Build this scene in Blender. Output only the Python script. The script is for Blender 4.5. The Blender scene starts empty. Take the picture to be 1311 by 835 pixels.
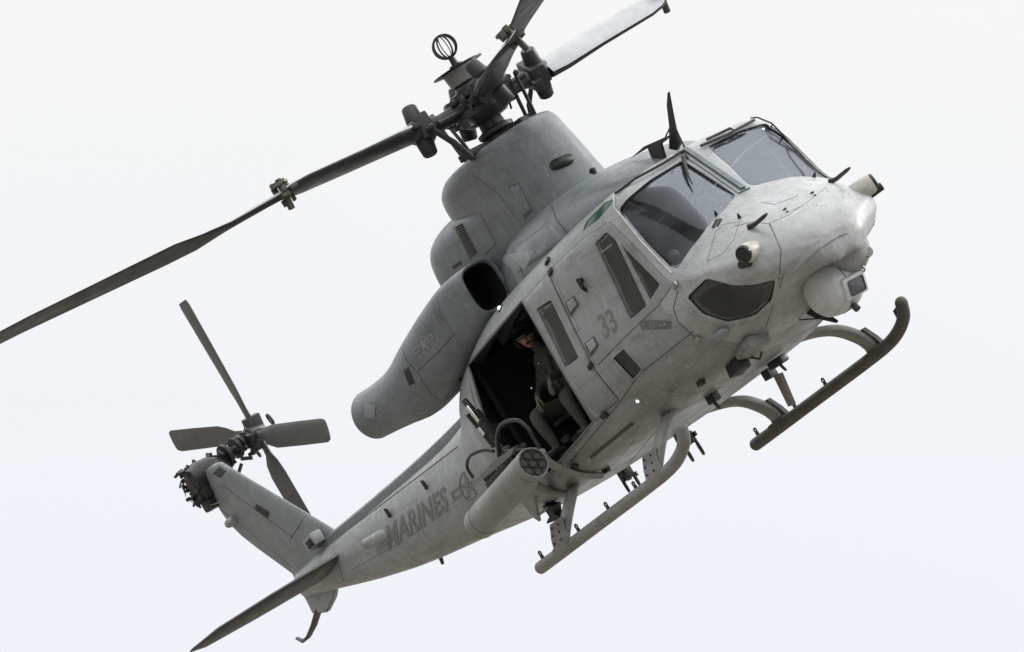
import bpy, bmesh, math, random
from mathutils import Vector as V, Matrix, Quaternion
from mathutils.bvhtree import BVHTree
from mathutils.geometry import tessellate_polygon
random.seed(7)
R = math.radians
sc = bpy.context.scene
col = sc.collection

# ---------------------------------------------------------------- camera
PW, PH = 1311, 835
FPX = 13350.17
cam_d = bpy.data.cameras.new("camera")
cam = bpy.data.objects.new("camera", cam_d); col.objects.link(cam)
cam_d.sensor_width = 36; cam_d.lens = 36 * FPX / PW
cam_d.clip_start = 1; cam_d.clip_end = 30000
CAM_EL = 13.0
cam.location = (0, 0, 1.7); cam.rotation_euler = (R(90 + CAM_EL), 0, 0)
sc.camera = cam
CAMW = Matrix.Translation((0, 0, 1.7)) @ Matrix.Rotation(R(90 + CAM_EL), 4, 'X')
# helicopter attitude: rows = camera right, down, forward in airframe axes (x nose, y port, z up)
RB = ((0.39742508, 0.75528622, -0.52114876), (-0.31573933, -0.42069621, -0.85048420), (-0.86160431, 0.50255091, 0.07127834))
TB = (1.89966973, 1.36585021, 100.50354630)
M3 = Matrix(RB)
HELI = CAMW @ Matrix(((RB[0][0], RB[0][1], RB[0][2], TB[0]), (-RB[1][0], -RB[1][1], -RB[1][2], -TB[1]),
                      (-RB[2][0], -RB[2][1], -RB[2][2], -TB[2]), (0, 0, 0, 1)))
EYE = -(M3.transposed() @ V(TB))          # where the photographer stands, in airframe axes

# ---------------------------------------------------------------- light
world = bpy.data.worlds.new("World"); sc.world = world; world.use_nodes = True
nt = world.node_tree; nt.nodes.clear()
SUN_EL, SUN_AZ = 40, 72
out = nt.nodes.new('ShaderNodeOutputWorld')
sky = nt.nodes.new('ShaderNodeTexSky'); sky.sky_type = 'NISHITA'; sky.sun_disc = False
sky.sun_elevation = R(SUN_EL); sky.sun_rotation = R(SUN_AZ)
bg1 = nt.nodes.new('ShaderNodeBackground'); bg1.inputs[1].default_value = 0.08
bg2 = nt.nodes.new('ShaderNodeBackground')
tc = nt.nodes.new('ShaderNodeTexCoord'); sep = nt.nodes.new('ShaderNodeSeparateXYZ')
ramp = nt.nodes.new('ShaderNodeValToRGB')
cr = ramp.color_ramp
cr.elements[0].position = 0.0; cr.elements[0].color = (0.84, 0.88, 0.95, 1)
cr.elements[1].position = 1.0; cr.elements[1].color = (1.0, 1.0, 1.0, 1)
e = cr.elements.new(0.195); e.color = (0.915, 0.94, 0.99, 1)
e = cr.elements.new(0.255); e.color = (0.985, 0.98, 0.965, 1)
e = cr.elements.new(0.5); e.color = (0.97, 0.97, 0.965, 1)
mr = nt.nodes.new('ShaderNodeMapRange')   # an overcast sky is brighter towards the zenith
mr.inputs[1].default_value = 0.28; mr.inputs[2].default_value = 1.0; mr.inputs[3].default_value = 1.0; mr.inputs[4].default_value = 2.7
no = nt.nodes.new('ShaderNodeTexNoise'); no.inputs['Scale'].default_value = 9; no.inputs['Detail'].default_value = 3
mrn = nt.nodes.new('ShaderNodeMapRange'); mrn.inputs[3].default_value = 0.975; mrn.inputs[4].default_value = 1.02
mul = nt.nodes.new('ShaderNodeMath'); mul.operation = 'MULTIPLY'
mix = nt.nodes.new('ShaderNodeMixShader'); mix.inputs[0].default_value = 0.93
L_ = nt.links.new
L_(tc.outputs['Generated'], sep.inputs[0]); L_(sep.outputs['Z'], ramp.inputs[0]); L_(sep.outputs['Z'], mr.inputs[0])
L_(tc.outputs['Generated'], no.inputs['Vector']); L_(no.outputs['Fac'], mrn.inputs[0])
L_(mr.outputs[0], mul.inputs[0]); L_(mrn.outputs[0], mul.inputs[1])
L_(ramp.outputs[0], bg2.inputs[0]); L_(mul.outputs[0], bg2.inputs[1])
L_(sky.outputs[0], bg1.inputs[0]); L_(bg1.outputs[0], mix.inputs[1]); L_(bg2.outputs[0], mix.inputs[2]); L_(mix.outputs[0], out.inputs[0])
sun_d = bpy.data.lights.new("sun", 'SUN'); sun_d.energy = 2.1; sun_d.angle = R(18); sun_d.color = (1.0, 0.97, 0.92)
sun = bpy.data.objects.new("sun", sun_d); col.objects.link(sun); sun.location = (0, 0, 80)
sdir = V((math.sin(R(SUN_AZ)) * math.cos(R(SUN_EL)), math.cos(R(SUN_AZ)) * math.cos(R(SUN_EL)), math.sin(R(SUN_EL))))
sun.rotation_euler = sdir.to_track_quat('Z', 'Y').to_euler()
sc.view_settings.view_transform = 'Standard'; sc.view_settings.look = 'None'
sc.view_settings.exposure = 0; sc.view_settings.gamma = 1

# ---------------------------------------------------------------- materials
MATS = {}
def mat(name, color, rough=.5, metal=0., var=.0, scale=3., grime=0., grime_col=(.10, .085, .06), streak=0., bump=.0, emit=None, spec=.5):
    if name in MATS: return MATS[name]
    m = bpy.data.materials.new(name); m.use_nodes = True; n = m.node_tree; b = n.nodes['Principled BSDF']
    MATS[name] = m
    b.inputs['Roughness'].default_value = rough; b.inputs['Metallic'].default_value = metal
    b.inputs['Specular IOR Level'].default_value = spec
    c = n.nodes.new('ShaderNodeRGB'); c.outputs[0].default_value = (*color, 1); last = c.outputs[0]
    t = n.nodes.new('ShaderNodeTexCoord')
    def mixc(a, bcol, fac):
        x = n.nodes.new('ShaderNodeMix'); x.data_type = 'RGBA'
        n.links.new(fac, x.inputs[0]); n.links.new(a, x.inputs[6])
        if isinstance(bcol, tuple): x.inputs[7].default_value = (*bcol, 1)
        else: n.links.new(bcol, x.inputs[7])
        return x.outputs[2]
    def noise(sc_, vec_scale=(1, 1, 1), det=5, lo=.35, hi=.7, omax=1., dist=0.):
        mp = n.nodes.new('ShaderNodeMapping'); mp.inputs['Scale'].default_value = vec_scale
        q = n.nodes.new('ShaderNodeTexNoise'); q.inputs['Scale'].default_value = sc_; q.inputs['Detail'].default_value = det
        q.inputs['Distortion'].default_value = dist; q.inputs['Roughness'].default_value = .6
        r_ = n.nodes.new('ShaderNodeMapRange'); r_.inputs[1].default_value = lo; r_.inputs[2].default_value = hi; r_.inputs[4].default_value = omax
        n.links.new(t.outputs['Object'], mp.inputs[0]); n.links.new(mp.outputs[0], q.inputs[0]); n.links.new(q.outputs[0], r_.inputs[0])
        return r_.outputs[0], q.outputs[0]
    if var:
        f1, _ = noise(scale, omax=1)
        last = mixc(last, tuple(x * (1 - var) for x in color), f1)
        f2, _ = noise(scale * 5, (1, 1, .45), omax=.8, lo=.45, hi=.75)
        last = mixc(last, tuple(min(1, x * (1 + var * .9)) for x in color), f2)
    if streak:
        f3, _ = noise(2.2, (.5, 5, 5), 6, .5, .78, streak, .6)
        last = mixc(last, grime_col, f3)
        f5, _ = noise(30, (1, 1, 1), 3, .62, .74, streak * .8)
        last = mixc(last, tuple(x * .45 for x in color), f5)
    if grime:   # oil and dust lodged on the belly skin
        s = n.nodes.new('ShaderNodeSeparateXYZ'); n.links.new(t.outputs['Object'], s.inputs[0])
        h = n.nodes.new('ShaderNodeMapRange'); h.inputs[1].default_value = 1.25; h.inputs[2].default_value = .6; h.inputs[3].default_value = 0; h.inputs[4].default_value = 1
        n.links.new(s.outputs['Z'], h.inputs[0])
        f4, _ = noise(2.5, (.6, 3, 2), 6, .2, .75, grime, .8)
        mm = n.nodes.new('ShaderNodeMath'); mm.operation = 'MULTIPLY'; n.links.new(h.outputs[0], mm.inputs[0]); n.links.new(f4, mm.inputs[1])
        last = mixc(last, grime_col, mm.outputs[0])
    if streak:      # small scuffs and touched-up spots
        f6, _ = noise(14, (1, 1, .6), 4, .60, .66, streak * .7)
        last = mixc(last, tuple(min(1, x * 1.5) for x in color), f6)
        f7, _ = noise(5.5, (1.6, 1, .35), 5, .56, .70, streak * .75, .4)
        last = mixc(last, tuple(x * .6 for x in color), f7)
    n.links.new(last, b.inputs['Base Color'])
    if var:
        f, _ = noise(5, lo=.3, hi=.7)
        rr = n.nodes.new('ShaderNodeMapRange'); rr.inputs[3].default_value = max(.05, rough - .1); rr.inputs[4].default_value = min(1, rough + .12)
        n.links.new(f, rr.inputs[0]); n.links.new(rr.outputs[0], b.inputs['Roughness'])
    if bump:
        _, q = noise(9, det=3); bp = n.nodes.new('ShaderNodeBump'); bp.inputs['Strength'].default_value = bump; bp.inputs['Distance'].default_value = .02
        n.links.new(q, bp.inputs['Height']); n.links.new(bp.outputs[0], b.inputs['Normal'])
    if emit:
        b.inputs['Emission Color'].default_value = (*emit[0], 1); b.inputs['Emission Strength'].default_value = emit[1]
    return m
def glassmat(name, tint, refl=.5, haze=(.3, .3, .32), hz=.08, rg=.05):
    m = bpy.data.materials.new(name); m.use_nodes = True; n = m.node_tree; n.nodes.clear()
    o = n.nodes.new('ShaderNodeOutputMaterial'); tr = n.nodes.new('ShaderNodeBsdfTransparent'); tr.inputs[0].default_value = (*tint, 1)
    gl = n.nodes.new('ShaderNodeBsdfGlossy'); gl.inputs['Roughness'].default_value = rg; gl.inputs[0].default_value = (.9, .92, .95, 1)
    df = n.nodes.new('ShaderNodeBsdfDiffuse'); df.inputs[0].default_value = (*haze, 1)
    lw = n.nodes.new('ShaderNodeFresnel'); lw.inputs[0].default_value = 1.5
    mx = n.nodes.new('ShaderNodeMixShader'); m2 = n.nodes.new('ShaderNodeMixShader')
    no_ = n.nodes.new('ShaderNodeTexNoise'); no_.inputs['Scale'].default_value = 4; no_.inputs['Detail'].default_value = 5
    t = n.nodes.new('ShaderNodeTexCoord'); n.links.new(t.outputs['Object'], no_.inputs[0])
    mr_ = n.nodes.new('ShaderNodeMapRange'); mr_.inputs[1].default_value = .3; mr_.inputs[2].default_value = .75; mr_.inputs[3].default_value = hz * .5; mr_.inputs[4].default_value = hz * 1.8
    n.links.new(no_.outputs[0], mr_.inputs[0]); n.links.new(mr_.outputs[0], m2.inputs[0])
    n.links.new(tr.outputs[0], m2.inputs[1]); n.links.new(df.outputs[0], m2.inputs[2])
    ms = n.nodes.new('ShaderNodeMath'); ms.operation = 'MULTIPLY'; ms.inputs[1].default_value = refl * 2
    n.links.new(lw.outputs[0], ms.inputs[0]); n.links.new(ms.outputs[0], mx.inputs[0])
    n.links.new(m2.outputs[0], mx.inputs[1]); n.links.new(gl.outputs[0], mx.inputs[2]); n.links.new(mx.outputs[0], o.inputs[0])
    MATS[name] = m; return m
PAINT = mat('light_grey_paint', (.27, .285, .292), .38, 0, .18, 2.2, grime=.9, grime_col=(.105, .092, .07), streak=.55, bump=.14)
DPAINT = mat('dark_grey_paint', (.142, .163, .178), .40, 0, .22, 2.6, streak=.5, grime_col=(.07, .065, .055), bump=.12)
NPAINT = mat('sky_lit_nose_paint', (.36, .372, .38), .34, 0, .15, 2.0, grime=.8, grime_col=(.12, .105, .08), streak=.4, bump=.08)  # base colour lightened to carry the sky brightness on the nose
SKIDM = mat('skid_paint', (.205, .205, .195), .5, 0, .2, 5, streak=.5, grime_col=(.07, .06, .045))
SKIDD = mat('shaded_worn_skid_paint', (.075, .07, .06), .6, 0, .3, 7, streak=.6, grime_col=(.07, .045, .03))  # base darkened as painted shade for the far skid; streaks are wear
BLACK = mat('black_rubber', (.012, .012, .013), .55, 0, .2, 8)
DARKM = mat('dark_metal', (.028, .028, .03), .42, .3, .35, 9)
STEEL = mat('bare_steel', (.35, .35, .34), .3, .9, .2, 9)
CHROME = mat('polished_steel', (.75, .75, .75), .15, 1., .1, 9)
HUBM = mat('hub_grey', (.035, .036, .039), .38, .1, .4, 8, streak=.3, grime_col=(.12, .12, .12))
BLADEU = mat('blade_top_sky_lit_paint', (.42, .44, .455), .35, 0, .1, 2, streak=.2)  # pale colour stands for sky light on the blade tops
BLADED = mat('blade_under_shaded_paint', (.028, .028, .028), .5, 0, .25, 3, streak=.4, grime_col=(.06, .05, .035))  # dark colour stands for the shade under the blades
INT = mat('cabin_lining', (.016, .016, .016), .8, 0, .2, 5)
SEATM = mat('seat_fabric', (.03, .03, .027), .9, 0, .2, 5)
SEAM = mat('seam_sealant', (.055, .053, .048), .7)
SEAML = mat('seam_light', (.13, .13, .125), .7)
STAIN = mat('marking_grey', (.14, .14, .135), .6, 0, .25, 10)
MARKD = mat('marking_dark', (.165, .17, .172), .6, 0, .3, 10)
MARKL = mat('marking_light', (.21, .225, .235), .5, 0, .2, 10)
GREENG = mat('green_tinted_roof_glass', (.015, .075, .04), .12, 0, .2, 5)
WHITE = mat('white_lamp_glass', (.8, .8, .78), .3, emit=((.75, 1, .85), 1.5))
LAMPRIM = mat('lamp_rim_green', (.02, .08, .05), .4)
LENS = mat('lens_glass', (.01, .01, .012), .05, 0)
TURM = mat('turret_paint', (.5, .51, .52), .32, 0, .14, 6, streak=.3)
CREAM = mat('cream_paint', (.42, .41, .37), .4, 0, .2, 9, streak=.3)
SUIT = mat('flight_suit_cloth', (.07, .073, .06), .9, 0, .3, 12, bump=.6)
VEST = mat('vest_cloth', (.065, .065, .052), .9, 0, .35, 20, bump=.6)
SKIN = mat('skin', (.42, .24, .175), .5, 0, .12, 20)
GLOVE = mat('glove_cloth', (.12, .13, .10), .8, 0, .2, 20)
HELM = mat('helmet_shell', (.05, .05, .05), .35, 0, .2, 9)
HELMW = mat('pale_helmet_shell', (.5, .5, .47), .35)
PODM = mat('pod_paint', (.22, .222, .21), .45, 0, .16, 4, streak=.4)
GLASSW = glassmat('windshield_glass', (.66, .69, .71), .2, (.30, .31, .33), .07, .07)
GLASSS = glassmat('side_glass', (.5, .52, .52), .5, (.2, .2, .19), .12)
GLASSC = glassmat('chin_glass', (.5, .51, .5), .5, (.15, .15, .14), .1)
GROUND = mat('dry_grass_field', (.17, .155, .13), .95, 0, .2, .02)

# ---------------------------------------------------------------- helpers
def smooth(bm, ang=None):
    for f in bm.faces: f.smooth = True
ROOTS = {}
def thing(name, label, cat, base, group=None):
    o = bpy.data.objects.new(name, None); col.objects.link(o); o.empty_display_size = .3
    o.matrix_world = HELI @ Matrix.Translation(base); o['label'] = label; o['category'] = cat
    if group: o['group'] = group
    ROOTS[o.name] = V(base); o['_b'] = 0
    return o
def root_base(p):
    while p.parent: p = p.parent
    return ROOTS[p.name]
def part(name, bm, m, parent, label=None, kind=None, sm=True, angle=40):
    me = bpy.data.meshes.new(name)
    bmesh.ops.translate(bm, verts=bm.verts, vec=-root_base(parent))
    for f in bm.faces: f.smooth = sm
    if sm:
        lim = R(angle)
        for e in bm.edges:
            if len(e.link_faces) == 2:
                if e.calc_face_angle(0) > lim: e.smooth = False
    bm.to_mesh(me); bm.free()
    o = bpy.data.objects.new(name, me); col.objects.link(o); o.parent = parent
    if isinstance(m, (list, tuple)):
        for x in m: me.materials.append(x)
    else: me.materials.append(m)
    if label: o['label'] = label
    if kind: o['kind'] = kind
    return o
def NB(): return bmesh.new()
def solid(o, t, off=-1., mo=0):
    md = o.modifiers.new('thickness', 'SOLIDIFY'); md.thickness = t; md.offset = off; md.material_offset = mo; md.material_offset_rim = 0
    return o
def frame(d, up=None):
    d = d.normalized(); up = V(up) if up is not None else (V((0, 0, 1)) if abs(d.z) < .9 else V((1, 0, 0)))
    a = (up - d * up.dot(d)).normalized(); return a, d.cross(a)
def tube(bm, pts, r, seg=10, caps=True, sx=1., up=None):
    """sweep a round (or, with sx, flattened) section along pts"""
    pts = [V(p) for p in pts]; n = len(pts)
    rs = r if isinstance(r, (list, tuple)) else [r] * n
    rings = []; a = None
    for i in range(n):
        d = (pts[min(i + 1, n - 1)] - pts[max(i - 1, 0)]).normalized()
        if a is None or up is not None: a, b = frame(d, up)
        else:
            a = (a - d * a.dot(d)).normalized(); b = d.cross(a)
        rings.append([bm.verts.new(pts[i] + (a * math.cos(2 * math.pi * k / seg) * sx + b * math.sin(2 * math.pi * k / seg)) * rs[i]) for k in range(seg)])
    for i in range(n - 1):
        for k in range(seg):
            bm.faces.new((rings[i][k], rings[i][(k + 1) % seg], rings[i + 1][(k + 1) % seg], rings[i + 1][k]))
    if caps:
        bm.faces.new(rings[0][::-1]); bm.faces.new(rings[-1])
    return rings
def cat(pts, n=8):
    """Catmull-Rom through pts"""
    pts = [V(p) for p in pts]; o = []
    for i in range(len(pts) - 1):
        p0, p1, p2, p3 = pts[max(i - 1, 0)], pts[i], pts[i + 1], pts[min(i + 2, len(pts) - 1)]
        for k in range(n):
            t = k / n
            o.append(.5 * ((2 * p1) + (p2 - p0) * t + (2 * p0 - 5 * p1 + 4 * p2 - p3) * t * t + (3 * p1 - p0 - 3 * p2 + p3) * t ** 3))
    o.append(pts[-1]); return o
def box(bm, c, s, d=(1, 0, 0), up=(0, 0, 1), bev=0., taper=1.):
    """box centred c, size s along d / side / up, bevelled"""
    d = V(d).normalized(); a, b = frame(d, up); c = V(c)
    vs = []
    for i in (-1, 1):
        for j in (-1, 1):
            for k in (-1, 1):
                q = taper if i > 0 else 1.
                vs.append(bm.verts.new(c + d * i * s[0] / 2 + b * j * s[1] / 2 * q + a * k * s[2] / 2 * q))
    fs = [bm.faces.new([vs[i] for i in f]) for f in ((0, 1, 3, 2), (4, 6, 7, 5), (0, 4, 5, 1), (2, 3, 7, 6), (0, 2, 6, 4), (1, 5, 7, 3))]
    if bev:
        es = list({e for f in fs for e in f.edges})
        bmesh.ops.bevel(bm, geom=es, offset=bev, segments=2, affect='EDGES', profile=.6)
def cyl(bm, p0, p1, r0, r1=None, seg=16, bev=0.):
    p0, p1 = V(p0), V(p1); r1 = r0 if r1 is None else r1; d = (p1 - p0).normalized()
    if bev: tube(bm, [p0, p0 + d * bev, p1 - d * bev, p1], [r0 - bev, r0, r1, r1 - bev], seg)
    else: tube(bm, [p0, p1], [r0, r1], seg)
def lathe(bm, c, d, prof, seg=24):
    """prof = (along, radius)"""
    c = V(c); d = V(d).normalized(); tube(bm, [c + d * x for x, _ in prof], [max(r, 1e-4) for _, r in prof], seg)
def lathe_rings(bm, c, d, prof, seg=24, up=None, sx=1.):
    c = V(c); d = V(d).normalized(); a, b = frame(d, up); rings = []
    for x, r in prof:
        rings.append([bm.verts.new(c + d * x + (a * math.cos(2 * math.pi * k / seg) * sx + b * math.sin(2 * math.pi * k / seg)) * max(r, 1e-4)) for k in range(seg)])
    skin(bm, rings)
    return rings
def skin(bm, rings, close=True):
    for i in range(len(rings) - 1):
        m = len(rings[i])
        for k in range(m if close else m - 1):
            bm.faces.new((rings[i][k], rings[i][(k + 1) % m], rings[i + 1][(k + 1) % m], rings[i + 1][k]))
def sphere(bm, c, r, sub=2, sc_=(1, 1, 1)):
    m = bmesh.ops.create_icosphere(bm, subdivisions=sub, radius=1)
    for v in m['verts']: v.co = V(c) + V((v.co.x * r * sc_[0], v.co.y * r * sc_[1], v.co.z * r * sc_[2]))
def torus(bm, c, n, R0, r, seg=24, s2=8, sx=1., up=None):
    c = V(c); a, b = frame(V(n), up)
    pts = [c + a * math.cos(2 * math.pi * k / seg) * R0 * sx + b * math.sin(2 * math.pi * k / seg) * R0 for k in range(seg)]
    rings = []
    for i, p in enumerate(pts):
        o = (p - c).normalized(); nn = V(n).normalized()
        rings.append([bm.verts.new(p + (o * math.cos(2 * math.pi * k / s2) + nn * math.sin(2 * math.pi * k / s2)) * r) for k in range(s2)])
    rings.append(rings[0]); skin(bm, rings)
def prism(bm, poly, off):
    """flat polygon (3-D points) thickened by vector off"""
    poly = [V(p) for p in poly]; off = V(off)
    a = [bm.verts.new(p) for p in poly]; b = [bm.verts.new(p + off) for p in poly]
    bm.faces.new(a); bm.faces.new(b[::-1]); n = len(a)
    for i in range(n): bm.faces.new((a[i], b[i], b[(i + 1) % n], a[(i + 1) % n]))
    bmesh.ops.recalc_face_normals(bm, faces=bm.faces)
def mir(p): return V((p[0], -p[1], p[2]))
def mirror_bm(bm):
    g = bmesh.ops.duplicate(bm, geom=bm.verts[:] + bm.edges[:] + bm.faces[:])['geom']
    for v in g:
        if isinstance(v, bmesh.types.BMVert): v.co.y = -v.co.y
    fs = [f for f in g if isinstance(f, bmesh.types.BMFace)]
    bmesh.ops.reverse_faces(bm, faces=fs)
def pchip(xs, ys, x):
    n = len(xs)
    if x <= xs[0]: return ys[0]
    if x >= xs[-1]: return ys[-1]
    h = [xs[i + 1] - xs[i] for i in range(n - 1)]; d = [(ys[i + 1] - ys[i]) / h[i] for i in range(n - 1)]
    def m(i):
        if i == 0: return d[0]
        if i == n - 1: return d[-1]
        if d[i - 1] * d[i] <= 0: return 0
        w1, w2 = 2 * h[i] + h[i - 1], h[i] + 2 * h[i - 1]
        return (w1 + w2) / (w1 / d[i - 1] + w2 / d[i])
    i = 0
    while x > xs[i + 1]: i += 1
    t = (x - xs[i]) / h[i]
    return ((2 * t ** 3 - 3 * t * t + 1) * ys[i] + (t ** 3 - 2 * t * t + t) * h[i] * m(i) + (-2 * t ** 3 + 3 * t * t) * ys[i + 1] + (t ** 3 - t * t) * h[i] * m(i + 1))
def loft(bm, stations, xs, nring=48, close_front=False, close_back=False):
    """stations: {x: half profile [(y,z)...]} bottom centre -> top centre; mirrored in y"""
    X = sorted(stations); P = [stations[x] for x in X]; n = len(P[0])
    rings = []
    for x in xs:
        hp = [(pchip(X, [p[k][0] for p in P], x), pchip(X, [p[k][1] for p in P], x)) for k in range(n)]
        d = [0.]
        for k in range(1, n): d.append(d[-1] + max(1e-4, math.hypot(hp[k][0] - hp[k - 1][0], hp[k][1] - hp[k - 1][1])))
        # even parameter so that rows run smoothly along the body
        ts = [d[-1] * j / nring for j in range(nring + 1)]
        # smooth closed spline: extend mirrored
        dd = [-d[1]] + d + [2 * d[-1] - d[-2]]
        yy = [-hp[1][0]] + [p[0] for p in hp] + [-hp[-2][0]]; zz = [hp[1][1]] + [p[1] for p in hp] + [hp[-2][1]]
        half = [(crom(dd, yy, t), crom(dd, zz, t)) for t in ts]
        half[0] = (0, half[0][1]); half[-1] = (0, half[-1][1])
        ring = [bm.verts.new((x, -y, z)) for y, z in half] + [bm.verts.new((x, y, z)) for y, z in half[-2:0:-1]]
        rings.append(ring)
    for i in range(len(rings) - 1):
        m = len(rings[i])
        for k in range(m):
            bm.faces.new((rings[i][k], rings[i + 1][k], rings[i + 1][(k + 1) % m], rings[i][(k + 1) % m]))
    if close_front: bm.faces.new(rings[-1])
    if close_back: bm.faces.new(rings[0][::-1])
    bmesh.ops.recalc_face_normals(bm, faces=bm.faces)
    return rings
def crom(xs, ys, x):
    n = len(xs); i = 0
    while i < n - 2 and x > xs[i + 1]: i += 1
    def m(j):
        if j == 0: return (ys[1] - ys[0]) / (xs[1] - xs[0])
        if j == n - 1: return (ys[-1] - ys[-2]) / (xs[-1] - xs[-2])
        a = (ys[j] - ys[j - 1]) / (xs[j] - xs[j - 1]); b = (ys[j + 1] - ys[j]) / (xs[j + 1] - xs[j])
        ha, hb = xs[j] - xs[j - 1], xs[j + 1] - xs[j]
        s = (a * hb + b * ha) / (ha + hb)
        lim = 3 * min(abs(a), abs(b))
        return max(-lim, min(lim, s)) if a * b > 0 else 0
    h = xs[i + 1] - xs[i]; t = (x - xs[i]) / h
    return ((2 * t ** 3 - 3 * t * t + 1) * ys[i] + (t ** 3 - 2 * t * t + t) * h * m(i) + (-2 * t ** 3 + 3 * t * t) * ys[i + 1] + (t ** 3 - t * t) * h * m(i + 1))
# survey helpers: the sight line of a photograph pixel, used to measure points on the airframe
def ray(u, v): return (M3.transposed() @ V(((u - PW / 2) / FPX, (v - PH / 2) / FPX, 1.))).normalized()
def on(u, v, ax, val):
    d = ray(u, v); k = (val - EYE[ax]) / d[ax]; return EYE + d * k
def onp(u, v, n, q):
    d = ray(u, v); n = V(n); k = (n.dot(V(q)) - n.dot(EYE)) / n.dot(d); return EYE + d * k
def pix(p):
    c = M3 @ V(p) + V(TB); return (PW / 2 + FPX * c.x / c.z, PH / 2 + FPX * c.y / c.z)
def hit(bvh, u, v, off=0.):
    d = ray(u, v); loc, nor, i, dist = bvh.ray_cast(EYE, d)
    if loc is None: return None, None
    if nor.dot(d) > 0: nor = -nor
    return loc + nor * off, nor
def cut(bm, poly, mirror=False, xmin=-99, xmax=99, facing=True):
    """split the skin along the outline and return the faces inside it"""
    eye = mir(EYE) if mirror else EYE
    rays = [ray(u, v) for u, v in poly]
    if mirror: rays = [mir(r_) for r_ in rays]
    n = len(rays); cen = V((0, 0, 0))
    for r_ in rays: cen += r_
    cen.normalize()
    pl = []
    for i in range(n):
        no_ = rays[i].cross(rays[(i + 1) % n]).normalized()
        if no_.dot(cen) < 0: no_ = -no_
        pl.append(no_)                      # inside = positive
    def near(f, tol=.09):
        c = f.calc_center_median()
        if not (xmin < c.x < xmax): return False
        v = c - eye
        if facing and f.normal.dot(v) > 0: return False
        return all(p.dot(v) > -tol for p in pl)
    for tri in convex_bits(poly):
        tr_ = [ray(*poly[i]) for i in tri]
        if mirror: tr_ = [mir(r_) for r_ in tr_]
        cc = V((0, 0, 0))
        for r_ in tr_: cc += r_
        tp = []
        for i in range(len(tr_)):
            n_ = tr_[i].cross(tr_[(i + 1) % len(tr_)])
            if n_.length < 1e-12: continue
            n_.normalize(); tp.append(-n_ if n_.dot(cc) < 0 else n_)
        pl = tp
        sel = [f for f in bm.faces if near(f)]
        for p in tp:
            vs = {v for f in sel for v in f.verts}; es = {e for f in sel for e in f.edges}
            if not sel: break
            r_ = bmesh.ops.bisect_plane(bm, geom=list(vs) + list(es) + sel, plane_co=eye, plane_no=p, dist=1e-5)
            s2 = set(f for f in r_['geom'] if isinstance(f, bmesh.types.BMFace))
            for ge in r_['geom_cut']:
                if isinstance(ge, bmesh.types.BMEdge):
                    for f in ge.link_faces: s2.add(f)
            sel = [f for f in s2 if f.is_valid and near(f)]
    return cut_sel(bm, poly, mirror, xmin, xmax)
def convex_bits(poly):
    n = len(poly); sg = []
    for i in range(n):
        a, b, c = poly[i - 1], poly[i], poly[(i + 1) % n]; sg.append((b[0] - a[0]) * (c[1] - b[1]) - (b[1] - a[1]) * (c[0] - b[0]))
    if all(x > -.5 for x in sg) or all(x < .5 for x in sg): return [list(range(n))]
    tris = [list(t) for t in tessellate_polygon([[V((*p, 0)) for p in poly]])]
    # merge neighbouring triangles while they stay convex
    area = sum(poly[i][0] * poly[(i + 1) % n][1] - poly[(i + 1) % n][0] * poly[i][1] for i in range(n)); s = 1 if area > 0 else -1
    def ar(t): return sum(poly[t[i]][0] * poly[t[(i + 1) % len(t)]][1] - poly[t[(i + 1) % len(t)]][0] * poly[t[i]][1] for i in range(len(t)))
    P = [t if ar(t) * s > 0 else t[::-1] for t in tris]
    def conv(t):
        for i in range(len(t)):
            a, b, c = poly[t[i - 1]], poly[t[i]], poly[t[(i + 1) % len(t)]]
            if ((b[0] - a[0]) * (c[1] - b[1]) - (b[1] - a[1]) * (c[0] - b[0])) * s < -.3: return False
        return True
    done = False
    while not done:
        done = True
        for i in range(len(P)):
            for j in range(len(P)):
                if i == j: continue
                A, B = P[i], P[j]; hitm = None
                for k in range(len(A)):
                    u, v = A[k], A[(k + 1) % len(A)]
                    for q in range(len(B)):
                        if B[q] == v and B[(q + 1) % len(B)] == u:
                            m = A[(k + 1) % len(A):] + A[:(k + 1) % len(A)] if False else [A[(k + 1 + z) % len(A)] for z in range(len(A))] + [B[(q + 2 + z) % len(B)] for z in range(len(B) - 2)]
                            if conv(m): hitm = m
                if hitm:
                    P = [x for z, x in enumerate(P) if z not in (i, j)] + [hitm]; done = False; break
            if not done: break
    return P
def lift_faces(bm, faces, off=0.):
    """copy faces to a new bmesh, pushed out along the skin normal"""
    bm.normal_update()
    nb = bmesh.new(); mp = {}
    for f in faces:
        vs = []
        for v in f.verts:
            if v not in mp: mp[v] = nb.verts.new(v.co + v.normal * off)
            vs.append(mp[v])
        try: nb.faces.new(vs)
        except ValueError: pass
    return nb
def kill(bm, faces): bmesh.ops.delete(bm, geom=[f for f in faces if f.is_valid], context='FACES')
def rpoly(poly, rad, n=4):
    """round the corners of an outline"""
    o = []; m = len(poly)
    for i in range(m):
        a, b, c = V((*poly[i - 1], 0)), V((*poly[i], 0)), V((*poly[(i + 1) % m], 0))
        r_ = min(rad, (a - b).length * .45, (c - b).length * .45)
        p, q = b + (a - b).normalized() * r_, b + (c - b).normalized() * r_
        for k in range(n + 1):
            t = k / n; w = p.lerp(b, t).lerp(b.lerp(q, t), t); o.append((w.x, w.y))
    return o
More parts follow.
